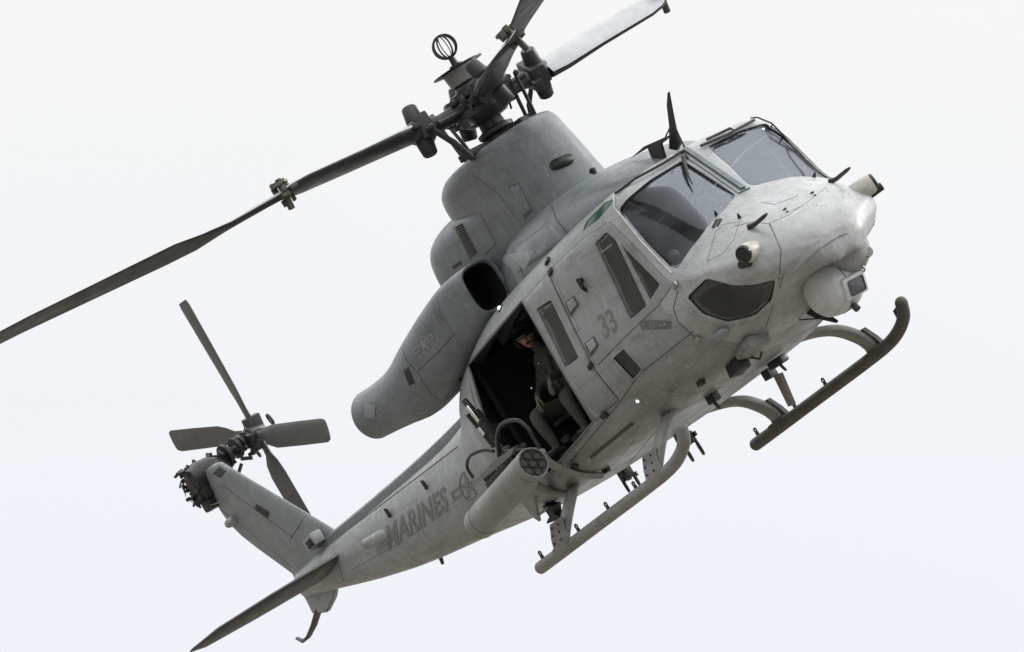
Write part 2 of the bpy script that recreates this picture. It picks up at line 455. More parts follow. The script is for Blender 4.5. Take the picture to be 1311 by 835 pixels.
def inset(poly, d):
    cx = sum(p[0] for p in poly) / len(poly); cy = sum(p[1] for p in poly) / len(poly); o = []; m = len(poly)
    area = sum(poly[i][0] * poly[(i + 1) % m][1] - poly[(i + 1) % m][0] * poly[i][1] for i in range(m)); s = 1 if area > 0 else -1
    for i in range(m):
        a, b, c = V((*poly[i - 1], 0)), V((*poly[i], 0)), V((*poly[(i + 1) % m], 0))
        e1, e2 = (b - a).normalized(), (c - b).normalized()
        n1, n2 = V((-e1.y, e1.x, 0)) * s, V((-e2.y, e2.x, 0)) * s
        k = (n1 + n2); k = k / max(.35, k.length_squared / 2)
        w = b + k * d; o.append((w.x, w.y))
    return o
def dens(pts, step=6):
    o = []
    for i in range(len(pts) - 1):
        a, b = pts[i], pts[i + 1]; n = max(1, int(math.hypot(a[0] - b[0], a[1] - b[1]) / step))
        o += [(a[0] + (b[0] - a[0]) * k / n, a[1] + (b[1] - a[1]) * k / n) for k in range(n)]
    return o + [pts[-1]]
def seam(bm, bvh, pts, r=.005, mirror=False, off=-.002, step=6):
    L = []
    for u, v in dens(pts, step):
        h, n = hit(bvh, u, v, off)
        if h is None or (L and (h - L[-1]).length > .35): continue
        L.append(mir(h) if mirror else h)
    if len(L) > 1: tube(bm, L, r, 5)
def rivets(bm, bvh, pts, gap=5., r=.0065, mirror=False):
    r *= 1.05
    P = dens(pts, 1.); acc = 0
    last = None
    for u, v in P:
        if last is not None and math.hypot(u - last[0], v - last[1]) < gap: continue
        last = (u, v); h, n = hit(bvh, u, v, 0)
        if h is None: continue
        if mirror: h, n = mir(h), mir(n)
        a, b = frame(n); k = 6
        top = bm.verts.new(h + n * .003); ring = [bm.verts.new(h + (a * math.cos(6.283 * j / k) + b * math.sin(6.283 * j / k)) * r) for j in range(k)]
        for j in range(k): bm.faces.new((ring[j], ring[(j + 1) % k], top))
def ribbon(bm, bvh, pts, w, off=.003, mirror=False, step=5, th=.004):
    """flat strip lying on the skin along a line of sight points"""
    P = dens(pts, step); L = []
    for u, v in P:
        h, n = hit(bvh, u, v, off)
        if h is None: continue
        L.append((mir(h), mir(n)) if mirror else (h, n))
    rr = []
    for i, (h, n) in enumerate(L):
        d = (L[min(i + 1, len(L) - 1)][0] - L[max(i - 1, 0)][0]).normalized(); s = d.cross(n).normalized() * w / 2
        rr.append([bm.verts.new(h - s - n * .01), bm.verts.new(h - s + n * th), bm.verts.new(h + s + n * th), bm.verts.new(h + s - n * .01)])
    for i in range(len(rr) - 1):
        for k in range(3): bm.faces.new((rr[i][k], rr[i][k + 1], rr[i + 1][k + 1], rr[i + 1][k]))
def decal(bvh, mesh_pts_faces, fmap, off=.0035):
    pass
def text_bm(txt, bold=.0, sx=1.):
    cu = bpy.data.curves.new('t', 'FONT'); cu.body = txt; cu.offset = bold; cu.resolution_u = 3; cu.fill_mode = 'FRONT'
    ob = bpy.data.objects.new('t', cu); col.objects.link(ob)
    dg = bpy.context.evaluated_depsgraph_get(); me = bpy.data.meshes.new_from_object(ob.evaluated_get(dg))
    bpy.data.objects.remove(ob); bm = bmesh.new(); bm.from_mesh(me); bpy.data.meshes.remove(me)
    xs = [v.co.x for v in bm.verts]; ys = [v.co.y for v in bm.verts]
    x0, x1, y0, y1 = min(xs), max(xs), min(ys), max(ys)
    for v in bm.verts: v.co = V(((v.co.x - x0) / (x1 - x0), (v.co.y - y0) / (y1 - y0), 0))
    return bm
def flat_bm(polys):
    """unit-square artwork from polygons"""
    bm = bmesh.new()
    for p in polys: bm.faces.new([bm.verts.new((x, y, 0)) for x, y in p])
    return bm
def paint_on(bm, bvh, quad, off=.003, nx=10, ny=6):
    """wrap unit-square artwork on the skin; quad = photo corners of (0,0),(1,0),(1,1),(0,1)"""
    for i in range(1, nx):
        bmesh.ops.bisect_plane(bm, geom=bm.verts[:] + bm.edges[:] + bm.faces[:], plane_co=(i / nx, 0, 0), plane_no=(1, 0, 0))
    for i in range(1, ny):
        bmesh.ops.bisect_plane(bm, geom=bm.verts[:] + bm.edges[:] + bm.faces[:], plane_co=(0, i / ny, 0), plane_no=(0, 1, 0))
    a, b, c, d = [V((*q, 0)) for q in quad]; bad = []
    for v in bm.verts:
        s, t = v.co.x, v.co.y; q = a.lerp(b, s).lerp(d.lerp(c, s), t); h, n = hit(bvh, q.x, q.y, off)
        if h is None: bad.append(v)
        else: v.co = h
    bmesh.ops.delete(bm, geom=bad, context='VERTS'); return bm
def bvh_of(bm): return BVHTree.FromBMesh(bm)

# ---------------------------------------------------------------- ground
gb = NB(); s_ = 12000
vs = [gb.verts.new((x, y, 0)) for x, y in ((-s_, -s_), (s_, -s_), (s_, s_), (-s_, s_))]; gb.faces.new(vs)
gm = bpy.data.meshes.new('ground'); gb.to_mesh(gm); gb.free(); gm.materials.append(GROUND)
go = bpy.data.objects.new('ground', gm); col.objects.link(go); go['kind'] = 'structure'

# ================================================================ HELICOPTER
heli = thing('helicopter', 'grey twin engine military utility helicopter with skids banking in flight, cabin door open', 'helicopter', (0, 0, 0))
# ---- fuselage loft -------------------------------------------------
ST = {
 -8.15: [(0, 1.36), (.06, 1.37), (.10, 1.40), (.12, 1.45), (.13, 1.50), (.12, 1.56), (.10, 1.60), (.07, 1.63), (.04, 1.65), (0, 1.66)],
 -7.6: [(0, 1.27), (.10, 1.28), (.17, 1.32), (.21, 1.40), (.22, 1.47), (.21, 1.54), (.18, 1.60), (.13, 1.64), (.07, 1.66), (0, 1.67)],
 -6.5: [(0, 1.05), (.14, 1.07), (.23, 1.14), (.28, 1.25), (.295, 1.36), (.28, 1.48), (.24, 1.57), (.17, 1.64), (.09, 1.67), (0, 1.68)],
 -5.5: [(0, .89), (.17, .91), (.28, 1.0), (.34, 1.13), (.355, 1.27), (.34, 1.42), (.28, 1.56), (.2, 1.65), (.1, 1.69), (0, 1.70)],
 -4.1: [(0, .73), (.22, .75), (.36, .86), (.43, 1.02), (.45, 1.2), (.43, 1.4), (.35, 1.57), (.24, 1.68), (.12, 1.72), (0, 1.73)],
 -3.2: [(0, .62), (.28, .65), (.46, .77), (.54, .95), (.57, 1.18), (.54, 1.42), (.44, 1.62), (.3, 1.75), (.15, 1.8), (0, 1.81)],
 -2.5: [(0, .55), (.4, .58), (.64, .70), (.75, .9), (.8, 1.2), (.77, 1.5), (.66, 1.74), (.48, 1.86), (.25, 1.92), (0, 1.94)],
 -1.9: [(0, .51), (.58, .54), (.86, .66), (.98, .88), (1.04, 1.22), (1.0, 1.6), (.9, 1.88), (.7, 2.0), (.4, 2.06), (0, 2.08)],
 -1.4: [(0, .5), (.68, .52), (1.0, .64), (1.12, .86), (1.19, 1.24), (1.14, 1.68), (1.04, 2.0), (.88, 2.12), (.5, 2.2), (0, 2.22)],
 -.6: [(0, .5), (.75, .51), (1.06, .6), (1.2, .83), (1.27, 1.25), (1.2, 1.75), (1.09, 2.17), (.95, 2.3), (.5, 2.4), (0, 2.43)],
 .3: [(0, .5), (.75, .51), (1.06, .6), (1.21, .83), (1.28, 1.25), (1.21, 1.78), (1.09, 2.27), (.96, 2.39), (.5, 2.48), (0, 2.51)],
 1.26: [(0, .5), (.75, .52), (1.06, .62), (1.21, .86), (1.28, 1.25), (1.2, 1.8), (1.08, 2.34), (.96, 2.46), (.5, 2.54), (0, 2.57)],
 2.0: [(0, .53), (.72, .56), (1.0, .68), (1.16, .92), (1.23, 1.27), (1.16, 1.8), (1.05, 2.36), (.94, 2.49), (.5, 2.57), (0, 2.6)],
 2.45: [(0, .56), (.66, .6), (.94, .73), (1.1, .97), (1.18, 1.3), (1.12, 1.78), (1.02, 2.36), (.93, 2.5), (.5, 2.58), (0, 2.605)],
 2.68: [(0, .58), (.61, .62), (.89, .77), (1.06, 1.0), (1.14, 1.32), (1.10, 1.72), (.99, 2.29), (.88, 2.47), (.48, 2.555), (0, 2.58)],
 2.97: [(0, .62), (.55, .67), (.82, .84), (1.0, 1.06), (1.08, 1.32), (1.07, 1.52), (1.0, 1.70), (.85, 1.93), (.5, 2.17), (0, 2.25)],
 3.2: [(0, .66), (.5, .71), (.75, .89), (.93, 1.1), (1.01, 1.3), (1.01, 1.42), (.94, 1.53), (.77, 1.68), (.45, 1.86), (0, 1.92)],
 3.5: [(0, .80), (.42, .83), (.65, .94), (.82, 1.1), (.91, 1.25), (.91, 1.35), (.84, 1.44), (.68, 1.56), (.4, 1.68), (0, 1.72)],
 3.85: [(0, .87), (.36, .88), (.55, .95), (.69, 1.05), (.77, 1.17), (.77, 1.26), (.70, 1.34), (.56, 1.43), (.33, 1.50), (0, 1.52)],
 4.04: [(0, .86), (.26, .87), (.39, .92), (.49, 1.0), (.54, 1.09), (.54, 1.17), (.50, 1.24), (.40, 1.31), (.23, 1.36), (0, 1.375)],
 4.15: [(0, .84), (.2, .85), (.28, .90), (.34, .97), (.37, 1.05), (.37, 1.11), (.34, 1.17), (.29, 1.22), (.17, 1.26), (0, 1.27)],
 4.22: [(0, .86), (.12, .83), (.18, .88), (.22, .94), (.25, 1.01), (.25, 1.05), (.22, 1.09), (.18, 1.13), (.1, 1.15), (0, 1.155)],
 4.25: [(0, .93), (.06, .925), (.1, .94), (.12, .97), (.13, 1.0), (.13, 1.02), (.12, 1.04), (.1, 1.06), (.06, 1.07), (0, 1.08)],
}
def frange(a, b, s):
    n = max(1, int(round((b - a) / s))); return [a + (b - a) * i / n for i in range(n + 1)]
fb = NB()
xs_f = frange(-3.0, -1.2, .1)[:-1] + frange(-1.2, 2.3, .07)[:-1] + frange(2.3, 4.04, .035)[:-1] + frange(4.04, 4.25, .018)
loft(fb, ST, xs_f, 60, close_front=True)
fb.normal_update()
FB0 = bvh_of(fb)                     # the complete skin, for measuring
tb = NB(); loft(tb, ST, frange(-8.15, -3.0, .08), 40, close_back=True)
TBV = bvh_of(tb)
HX = {}
def both(poly, **k):
    a = cut(fb, poly, **k); b = cut(fb, poly, mirror=True, **k); return a, b
def panes(name, poly, m, parent, off=-.012, xmin=-99, xmax=99, frame_px=0, label=None, rad=0, mirror=True, fr_mat=None, th=.006):
    """cut an opening, glaze it, and (optionally) lay a raised frame round it"""
    P = rpoly(poly, rad) if rad else poly
    for mi in ((False, True) if mirror else (False,)):
        if frame_px:
            O = rpoly(inset(poly, -frame_px), rad + frame_px) if rad else inset(poly, -frame_px)
            ring = cut(fb, O, mirror=mi, xmin=xmin, xmax=xmax)
            inn = cut(fb, P, mirror=mi, xmin=xmin, xmax=xmax)
            ins = set(inn)
            allf = [f for f in cut_sel(fb, O, mi, xmin, xmax) if f not in ins]
            fo = part(name + '_frame', lift_faces(fb, allf, .006), fr_mat or NPAINT, parent); solid(fo, .02)
        else:
            inn = cut(fb, P, mirror=mi, xmin=xmin, xmax=xmax)
        gb2 = sheet(FB0, inset(P, -1.6), {'roof_window': -.008, 'windshield': -.02}.get(name, -.012), mi, name == 'windshield')
        g = part(name, gb2, m, parent, label); solid(g, th)
        kill(fb, inn)
        if mi is False: first = g
    return first
def sheet(bvh, poly, off, mi, taut):
    """one clean pane: rings of points on the skin from the outline to the middle; taut = stretched flat between its edges"""
    B = dens(list(poly) + [poly[0]], 5)[:-1]; cx = sum(p[0] for p in B) / len(B); cy = sum(p[1] for p in B) / len(B)
    bm = bmesh.new(); rings = []; K = 9
    for k in range(K, 0, -1):
        rg = []
        for u, v in B:
            h, n = hit(bvh, cx + (u - cx) * k / K, cy + (v - cy) * k / K, off)
            if h is None: h = onp(cx + (u - cx) * k / K, cy + (v - cy) * k / K, (1, 0, 0), rings[-1][len(rg)].co if rings else (2.9, 0, 0))
            elif mi: h = mir(h)
            rg.append(bm.verts.new(h))
        rings.append(rg)
    skin(bm, rings)
    h, n = hit(bvh, cx, cy, off); c = bm.verts.new(mir(h) if mi else h); m = len(B)
    for k in range(m): bm.faces.new((rings[-1][k], rings[-1][(k + 1) % m], c))
    bmesh.ops.recalc_face_normals(bm, faces=bm.faces)
    f0 = bm.faces[0] if not hasattr(bm.faces, 'ensure_lookup_table') else (bm.faces.ensure_lookup_table(), bm.faces[0])[1]
    f0.normal_update()
    eye = mir(EYE) if mi else EYE
    if f0.normal.dot(eye - f0.calc_center_median()) < 0: bmesh.ops.reverse_faces(bm, faces=bm.faces)
    if taut:
        import numpy as np
        O = [v.co.copy() for v in rings[0]]; C0 = sum(O, V((0, 0, 0))) / len(O)
        A_ = np.array([list(p - C0) for p in O]); _, _, vt = np.linalg.svd(A_, full_matrices=False)
        e1, e2, e3 = V(vt[0]), V(vt[1]), V(vt[2]); q = [(p - C0) for p in O]
        M_ = np.array([[1, p.dot(e1), p.dot(e2), p.dot(e1) ** 2, p.dot(e1) * p.dot(e2), p.dot(e2) ** 2] for p in q]); hh = np.array([p.dot(e3) for p in q])
        co = np.linalg.lstsq(M_, hh, rcond=None)[0]; res = hh - M_ @ co
        def surf(x, y): return float(np.dot(co, [1, x, y, x * x, x * y, y * y]))
        for i, rg in enumerate(rings):
            k = (K - i) / K
            for j, v in enumerate(rg):
                x, y = q[j].dot(e1) * k, q[j].dot(e2) * k; v.co = C0 + e1 * x + e2 * y + e3 * (surf(x, y) + float(res[j]) * k ** 6)
        c.co = C0 + e3 * surf(0, 0)
    return bm
def pip(poly, x, y):
    r_ = False; n = len(poly)
    for i in range(n):
        (x1, y1), (x2, y2) = poly[i], poly[(i + 1) % n]
        if (y1 > y) != (y2 > y) and x < (x2 - x1) * (y - y1) / (y2 - y1) + x1: r_ = not r_
    return r_
def cut_sel(bm, poly, mi, xmin, xmax):
    eye = mir(EYE) if mi else EYE; o = []
    for f in bm.faces:
        c = f.calc_center_median()
        if not xmin < c.x < xmax: continue
        if f.normal.dot(c - eye) > 0: continue
        if pip(poly, *pix(mir(c) if mi else c)): o.append(f)
    return o
# --- windshields: both halves, seen in the photograph as the near and the far pane
WS = [(793, 266), (815, 240), (874, 203), (935, 246), (903, 292), (868, 344), (850, 343), (830, 320)]
panes('windshield', [(791, 270), (801, 256), (832, 230), (874, 205), (943, 250), (908, 288), (880, 325), (868, 344), (860, 344), (825, 308)], GLASSW, heli, off=-.004, xmin=2.3, xmax=3.4, rad=6)
# --- chin windows
panes('chin_window', [(879, 381), (905, 356), (938, 365), (966, 364), (993, 357), (988, 385), (966, 405), (932, 413), (900, 403)], GLASSC, heli, xmin=2.5, xmax=3.9, rad=6, frame_px=4.5)
# --- crew door (cockpit) with its window, both sides
def door_cut(name, poly, m, parent=None, gap=.8, rad=5, mirror=True, xmin=-99, xmax=99, off=.004, th=.03, holes=()):
    res = []
    for mi in ((False, True) if mirror else (False,)):
        O = rpoly(poly, rad); I = inset(O, gap)
        ring = cut(fb, O, mirror=mi, xmin=xmin, xmax=xmax); inn = cut(fb, I, mirror=mi, xmin=xmin, xmax=xmax)
        bm2 = lift_faces(fb, inn, off); bm2.normal_update()
        HX.setdefault(name, []).append(bm2)
        kill(fb, cut_sel(fb, O, mi, xmin, xmax))
        res.append(bm2)
    return res
def hole_in(bm, poly, mi, m, name, parent, rad=0, off=-.012, frame_px=0, fr_mat=None, label=None):
    P = rpoly(poly, rad) if rad else poly
    inn = cut(bm, P, mirror=mi); g = lift_faces(bm, inn, off); kill(bm, inn)
    return g
DOOR = [(706, 344), (742, 309), (781, 284), (858, 368), (846, 391), (802, 431), (763, 476), (756, 470)]
CREW = [(704, 346), (743, 308), (780, 283), (861, 366), (843, 392), (800, 432), (764, 470)]
WIN = [(760, 311), (775, 296), (846, 366), (830, 384), (806, 410)]
for mi, bm2 in zip((False, True), door_cut('crew_door', CREW, PAINT, xmin=.9, xmax=3.3)):
    g1 = hole_in(bm2, [(761, 312), (776, 297), (788, 307), (828, 392), (806, 410)], mi, GLASSS, 'door_window', None, 4)
    g2 = hole_in(bm2, [(794, 312), (845, 364), (832, 385)], mi, GLASSS, 'vent_window', None, 3)
    d = part('crew_door', bm2, PAINT, heli); solid(d, .035, mo=0)
    solid(part('door_window', g1, GLASSS, d), .006); solid(part('vent_window', g2, GLASSS, d), .006)
b = NB(); q0, q1 = hit(FB0, 765, 327, -.02)[0], hit(FB0, 783, 313, -.02)[0]
tube(b, [q0, q1], .02, 8, sx=.6); q0, q1 = hit(FB0, 763, 321, -.02)[0], hit(FB0, 780, 307, -.02)[0]; part('window_bar', b, SKIDM, heli)
# --- main cabin opening, right (near) side; the left sliding door is shut
OPEN = [(667, 386), (675, 392), (722, 480), (758, 542), (718, 589), (705, 612), (662, 612), (640, 590), (612, 530), (600, 468)]
for mi in (False,):
    f_ = cut(fb, [(668, 385), (722, 480), (759, 541), (719, 588), (704, 606), (660, 606), (630, 566), (599, 467)], mirror=mi, xmin=-1.75, xmax=.9)
    kill(fb, f_)
# --- hinged panel between the opening and the crew door
PAN = [(669, 385), (701, 349), (762, 475), (793, 513), (760, 541)]
for mi, bm2 in zip((False, True), door_cut('hinged_panel', [(671, 384), (701.5, 349), (735, 422), (760, 475), (793, 512), (761, 540), (724, 480)], PAINT, xmin=.1, xmax=1.9, rad=2)):
    g = hole_in(bm2, [(686, 396), (705, 384), (741, 458), (723, 472)], mi, GLASSS, 'w', None, 3)
    fr_o = None
    d = part('hinged_panel', bm2, PAINT, heli); solid(d, .035)
    solid(part('panel_window', g, GLASSS, d), .006)
# small lower window, with a raised frame
panes('lower_window', [(785, 459), (799, 447), (822, 473), (810, 486)], GLASSC, heli, xmin=1, xmax=2.6, rad=2, frame_px=2.5, fr_mat=PAINT)
# --- green roof glass
panes('roof_window', [(745, 297), (752, 282), (775, 259), (785, 255), (783, 262), (765, 282)], GREENG, heli, off=-.006, xmin=1.2, xmax=3.2, rad=2, frame_px=0)
for f_ in fb.faces:
    c_ = f_.calc_center_median()
    if c_.x > 2.75 - .25 * (c_.z - 1.2): f_.material_index = 2  # nose skin gets the tone with sky brightness painted in
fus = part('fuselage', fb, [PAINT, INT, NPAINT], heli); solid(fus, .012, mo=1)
boom = part('tail_boom', tb, PAINT, heli)

# ---- raised seams, ribbons and rivets on the skin -----------------------
sm = NB(); rv = NB(); rb = NB()
for mi in (False, True):
    seam(sm, FB0, [(701, 347), (735, 420), (763, 475), (793, 513)], .008, mi)
    seam(sm, FB0, [(985, 285), (1000, 320), (998, 350), (990, 390), (980, 420)], .005, mi)
    seam(sm, FB0, [(940, 290), (965, 284), (985, 287), (992, 300)], .005, mi)
    seam(sm, FB0, [(868, 372), (862, 395), (868, 412), (885, 428), (893, 436)], .006, mi)
    seam(sm, FB0, [(985, 286), (1010, 275), (1035, 258), (1058, 240)], .004, mi)
    seam(sm, FB0, [(905, 335), (915, 300), (924, 288), (947, 284), (940, 305), (925, 325), (905, 335)], .004, mi)
    seam(sm, FB0, [(820, 478), (888, 424)], .006, mi)
    seam(sm, FB0, [(715, 610), (793, 516), (818, 480)], .006, mi)
    rivets(rv, FB0, [(871, 352), (890, 324), (914, 293), (945, 264), (968, 244), (1000, 230), (1045, 225)], 5, .006)
    rivets(rv, FB0, [(874, 384), (905, 352), (915, 357), (938, 369), (966, 369), (990, 362)], 5, .006, mi)
    rivets(rv, FB0, [(869, 390), (895, 410), (930, 421), (965, 412), (990, 392)], 5, .006, mi)
    rivets(rv, FB0, [(703, 341), (740, 304), (783, 275)], 6, .006, mi)
    rivets(rv, FB0, [(595, 470), (630, 420), (660, 383)], 6, .006, mi)
part('skin_seams', sm, SEAM, heli, kind='stuff'); part('rivets', rv, mat('fastener_heads', (.085, .085, .083), .5), heli, kind='stuff'); rb.free()

# ---- centre post and windshield frame ---------------------------------
post = mat('post_paint', (.30, .345, .385), .35, 0, .1, 5)
b = NB(); ribbon(b, FB0, [(877, 193), (914, 218), (953, 245)], .13, .0, th=.016); po = part('centre_post', b, post, heli)
b = NB(); ribbon(b, FB0, [(878, 194), (914, 218.5), (952, 244.5)], .05, .012, th=.03); part('post_rib', b, DPAINT, po)

# ---- upper deck: roof fairing, cowling -----------------------------------
def el(cy, hy, z0, z1, n=9, p=2.4, base=0.):
    """half profile of a hump: from (hy,z0) at the side over the top; bottom closed at z0"""
    o = [(0, z0)]
    for k in range(n):
        t = math.pi / 2 * k / (n - 1)
        o.append((hy * max(0, math.cos(t)) ** (2 / p), z0 + (z1 - z0) * max(0, math.sin(t)) ** (2 / p)))
    o[-1] = (0, z1); return o
rf = NB()
RS = {-1.3: el(0, .5, 2.1, 2.9), -.7: el(0, .58, 2.22, 2.93), -.48: el(0, .62, 2.24, 2.94), -.2: el(0, .75, 2.27, 2.95), .25: el(0, .87, 2.3, 2.955), .7: el(0, .92, 2.32, 2.95), 1.1: el(0, .9, 2.36, 2.92), 1.7: el(0, .8, 2.42, 2.83), 2.1: el(0, .6, 2.48, 2.74), 2.4: el(0, .4, 2.5, 2.64), 2.5: el(0, .25, 2.5, 2.59)}
for k_ in RS: RS[k_][0] = (0, max(RS[k_][0][1], min(2.5, pchip([-1.4, -.6, .3, 1.26, 2.5], [2.17, 2.38, 2.46, 2.52, 2.55], k_))))
loft(rf, RS, frange(-1.3, 2.5, .1), 40, True, True); RFV = bvh_of(rf)
fair = part('roof_fairing', rf, DPAINT, heli)
# cowling: stations by height, superellipse plan sections (xf, xb, hy)
cb = NB(); rings = []
CW = [(2.3, 1.5, -2.35, .66), (2.9, 1.35, -2.3, .62), (3.0, 1.22, -2.25, .6), (3.1, 1.08, -2.2, .58), (3.2, .98, -2.1, .56)]
# lower body
def plan(bm, z, xf, xb, hy, seg=56, p=2.6, pf=None):
    ring = []; cx = (xf + xb) / 2
    for k in range(seg):
        t = 2 * math.pi * k / seg; c, s = math.cos(t), math.sin(t)
        ex = (xf - cx); q = p
        x = cx + ex * math.copysign(abs(c) ** (2 / q), c); y = hy * math.copysign(abs(s) ** (2 / q), s)
        ring.append(bm.verts.new((x, y, z)))
    return ring
low = [(2.2, -.9, -2.02, .5), (2.5, -.2, -2.06, .52), (2.9, .1, -2.1, .52), (3.15, .1, -2.08, .50), (3.28, .1, -2.0, .47), (3.36, .1, -1.88, .41), (3.42, .1, -1.65, .31), (3.44, .0, -1.4, .2)]
def dense(L, n=5):
    Z = [q[0] for q in L]; T = [i / n for i in range(n * (len(L) - 1) + 1)]; I = list(range(len(L)))
    return [tuple(pchip(I, [q[j] for q in L], t) for j in range(4)) for t in T]
rr = [plan(cb, z, a, c_, h, 72, p=3.0) for z, a, c_, h in dense(low)]; skin(cb, rr); cb.faces.new(rr[-1]); 
up_ = [(2.55, 1.05, -1.2, .46), (2.7, 1.0, -1.25, .47), (2.93, .92, -1.30, .48), (3.1, .86, -1.32, .48), (3.25, .82, -1.35, .47), (3.36, .79, -1.37, .465), (3.5, .74, -1.38, .46), (3.62, .70, -1.34, .455), (3.69, .66, -1.24, .44), (3.735, .61, -1.12, .415), (3.755, .55, -1.0, .38)]
rr = [plan(cb, z, a, c_, h, 72, p=2.5) for z, a, c_, h in dense(up_)]; skin(cb, rr); cb.faces.new(rr[-1])
bmesh.ops.recalc_face_normals(cb, faces=cb.faces); CBV = bvh_of(cb)
cowl = part('rotor_cowling', cb, DPAINT, heli)

# ---- engine nacelles with intake and exhaust -------------------------------
def rrect(bm, c, n, up, w, h, p=3.5, seg=36):
    a, s = frame(V(n), up); o = []
    for k in range(seg):
        t = 2 * math.pi * k / seg; x, y = math.cos(t), math.sin(t)
        o.append(bm.verts.new(V(c) + s * math.copysign(abs(x) ** (2 / p), x) * w / 2 + a * math.copysign(abs(y) ** (2 / p), y) * h / 2))
    return o
NAC = [(on(622, 366, 1, -.76), .46, .54, 3.4), (on(621, 367, 1, -.76), .52, .60, 3.4), (on(607, 388, 1, -.79), .60, .66, 3.2), (on(591, 411, 1, -.83), .67, .70, 2.9), (on(571, 444, 1, -.88), .71, .73, 2.6), (on(553, 470, 1, -.92), .70, .71, 2.4), (on(535, 493, 1, -.98), .63, .66, 2.2), (on(515, 508, 1, -1.03), .55, .57, 2.1), (on(496, 520, 1, -1.07), .51, .52, 2.0), (on(477, 531, 1, -1.11), .50, .50, 2.0)]
# lens through closely spaced centres
def interp(L, n=6):
    o = []
    for i in range(len(L) - 1):
        for k in range(n):
            t = k / n
            f = lambda g: [g(L[max(i - 1, 0)]), g(L[i]), g(L[i + 1]), g(L[min(i + 2, len(L) - 1)])]
            cr_ = lambda a, b_, c, d: .5 * (2 * b_ + (c - a) * t + (2 * a - 5 * b_ + 4 * c - d) * t * t + (3 * b_ - a - 3 * c + d) * t ** 3)
            o.append((V([cr_(*f(lambda q, j=j: q[0][j])) for j in range(3)]), cr_(*f(lambda q: q[1])), cr_(*f(lambda q: q[2])), cr_(*f(lambda q: q[3]))))
    o.append((V(L[-1][0]), *L[-1][1:])); return o
for sgn in (1, -1):
    nb = NB(); N = interp([NAC[0]] + NAC[2:], 6); rr = []
    for i, (c, w, h, p) in enumerate(N):
        d = (N[min(i + 1, len(N) - 1)][0] - N[max(i - 1, 0)][0]).normalized()
        rr.append(rrect(nb, c, -d, (0, 0, 1), w, h, p))
    skin(nb, rr)
    # intake throat and exhaust liner run inward
    c0, w0, h0, p0 = N[0]
    th = [rr[0]] + [rrect(nb, c0 + V((dx, 0, 0)), (1, 0, 0), (0, 0, 1), w0 - dw, h0 - dw, p0) for dx, dw in ((.015, .03), (.01, .06), (-.02, .085))]
    skin(nb, th)
    bmesh.ops.recalc_face_normals(nb, faces=nb.faces)
    if sgn == 1: NBV = bvh_of(nb)
    lb = NB(); t2 = [rrect(lb, c0 + V((dx, 0, 0)), (1, 0, 0), (0, 0, 1), w0 - dw, h0 - dw, p0) for dx, dw in ((-.018, .084), (-.2, .1), (-.5, .2))]
    skin(lb, t2); lb.faces.new(t2[-1])
    eb = NB(); ce, we, he, pe = N[-1]; dd = (N[-1][0] - N[-3][0]).normalized()
    t3 = [rrect(eb, ce + dd * q, -dd, (0, 0, 1), we * k_, he * k_, 2) for q, k_ in ((0, 1), (.012, .97), (-.02, .93), (-.5, .8))]; skin(eb, t3); eb.faces.new(t3[-1])
    for q in (nb, lb, eb):
        if sgn == -1:
            for v in q.verts: v.co.y = -v.co.y
        bmesh.ops.recalc_face_normals(q, faces=q.faces)
    n_o = part('engine_nacelle', nb, DPAINT, heli); part('intake_throat', lb, BLACK, n_o); part('exhaust_pipe', eb, mat('heat_stained_metal', (.09, .09, .092), .5, .4, .3, 6), n_o)

# ---- spine cover along boom, fin, stabilisers, ventral fin ----------------
b = NB(); rr = []
for x in frange(-7.45, -2.6, .25):
    z = pchip([-7.6, -5.5, -3.2, -2.5], [1.655, 1.685, 1.79, 1.9], x); h = .1; w = pchip([-7.6, -2.6], [.11, .2], x)
    rr.append([b.verts.new((x, y, z + q)) for y, q in ((-w, -.12), (-w * .98, -.01), (-w * .8, h * .75), (-w * .4, h), (w * .4, h), (w * .8, h * .75), (w * .98, -.01), (w, -.12))])
skin(b, rr, False); b.faces.new(rr[0]); b.faces.new(rr[-1]); bmesh.ops.recalc_face_normals(b, faces=b.faces)
part('spine_cover', b, DPAINT, heli)
# fin: airfoil sections from base to tip
def airfoil(bm, le, te, thick, side, n=14, tedge=.1):
    le, te, side = V(le), V(te), V(side).normalized(); ch = (te - le); o = []
    for k in range(n):
        t = math.pi * k / (n - 1); x = (1 - math.cos(t)) / 2
        y = thick * (1.35 * math.sqrt(x) * (1 - x) ** .9 + tedge * x)
        o.append((x, y))
    return [bm.verts.new(le + ch * x + side * y) for x, y in o] + [bm.verts.new(le + ch * x - side * y) for x, y in o[-2:0:-1]]
def wing(bm, secs, n=14):
    rr = [airfoil(bm, *s, n=n) for s in secs]; skin(bm, rr); bm.faces.new(rr[0]); bm.faces.new(rr[-1]); bmesh.ops.recalc_face_normals(bm, faces=bm.faces)
fnb = NB()
F0, F1 = on(418, 672, 1, 0), on(283, 592, 1, 0); A0, A1 = on(386, 742, 1, 0), on(262, 612, 1, 0)
secs = []
for k in range(9):
    t = k / 8; le = F0.lerp(F1, t); te = A0.lerp(A1, t)
    te = on(*[pchip([0, .12, .62, .72, .88, 1], q, t) for q in ((386, 371, 296, 288, 270, 262), (742, 731, 672, 661, 632, 612))], 1, 0)
    secs.append((le, te, .13 - .035 * t, (0, 1, 0)))
wing(fnb, [(F0 + V((.25, 0, -.28)), A0 + V((.05, 0, -.12)), .15, (0, 1, 0))] + secs + [(F1 + V((-.12, 0, .03)), A1 + V((.06, 0, .06)), .06, (0, 1, 0))], 20)
FNV = bvh_of(fnb); part('tail_fin', fnb, mat('fin_paint', (.20, .225, .235), .42, 0, .18, 2.3, streak=.35, grime_col=(.08, .075, .06), bump=.1), heli)
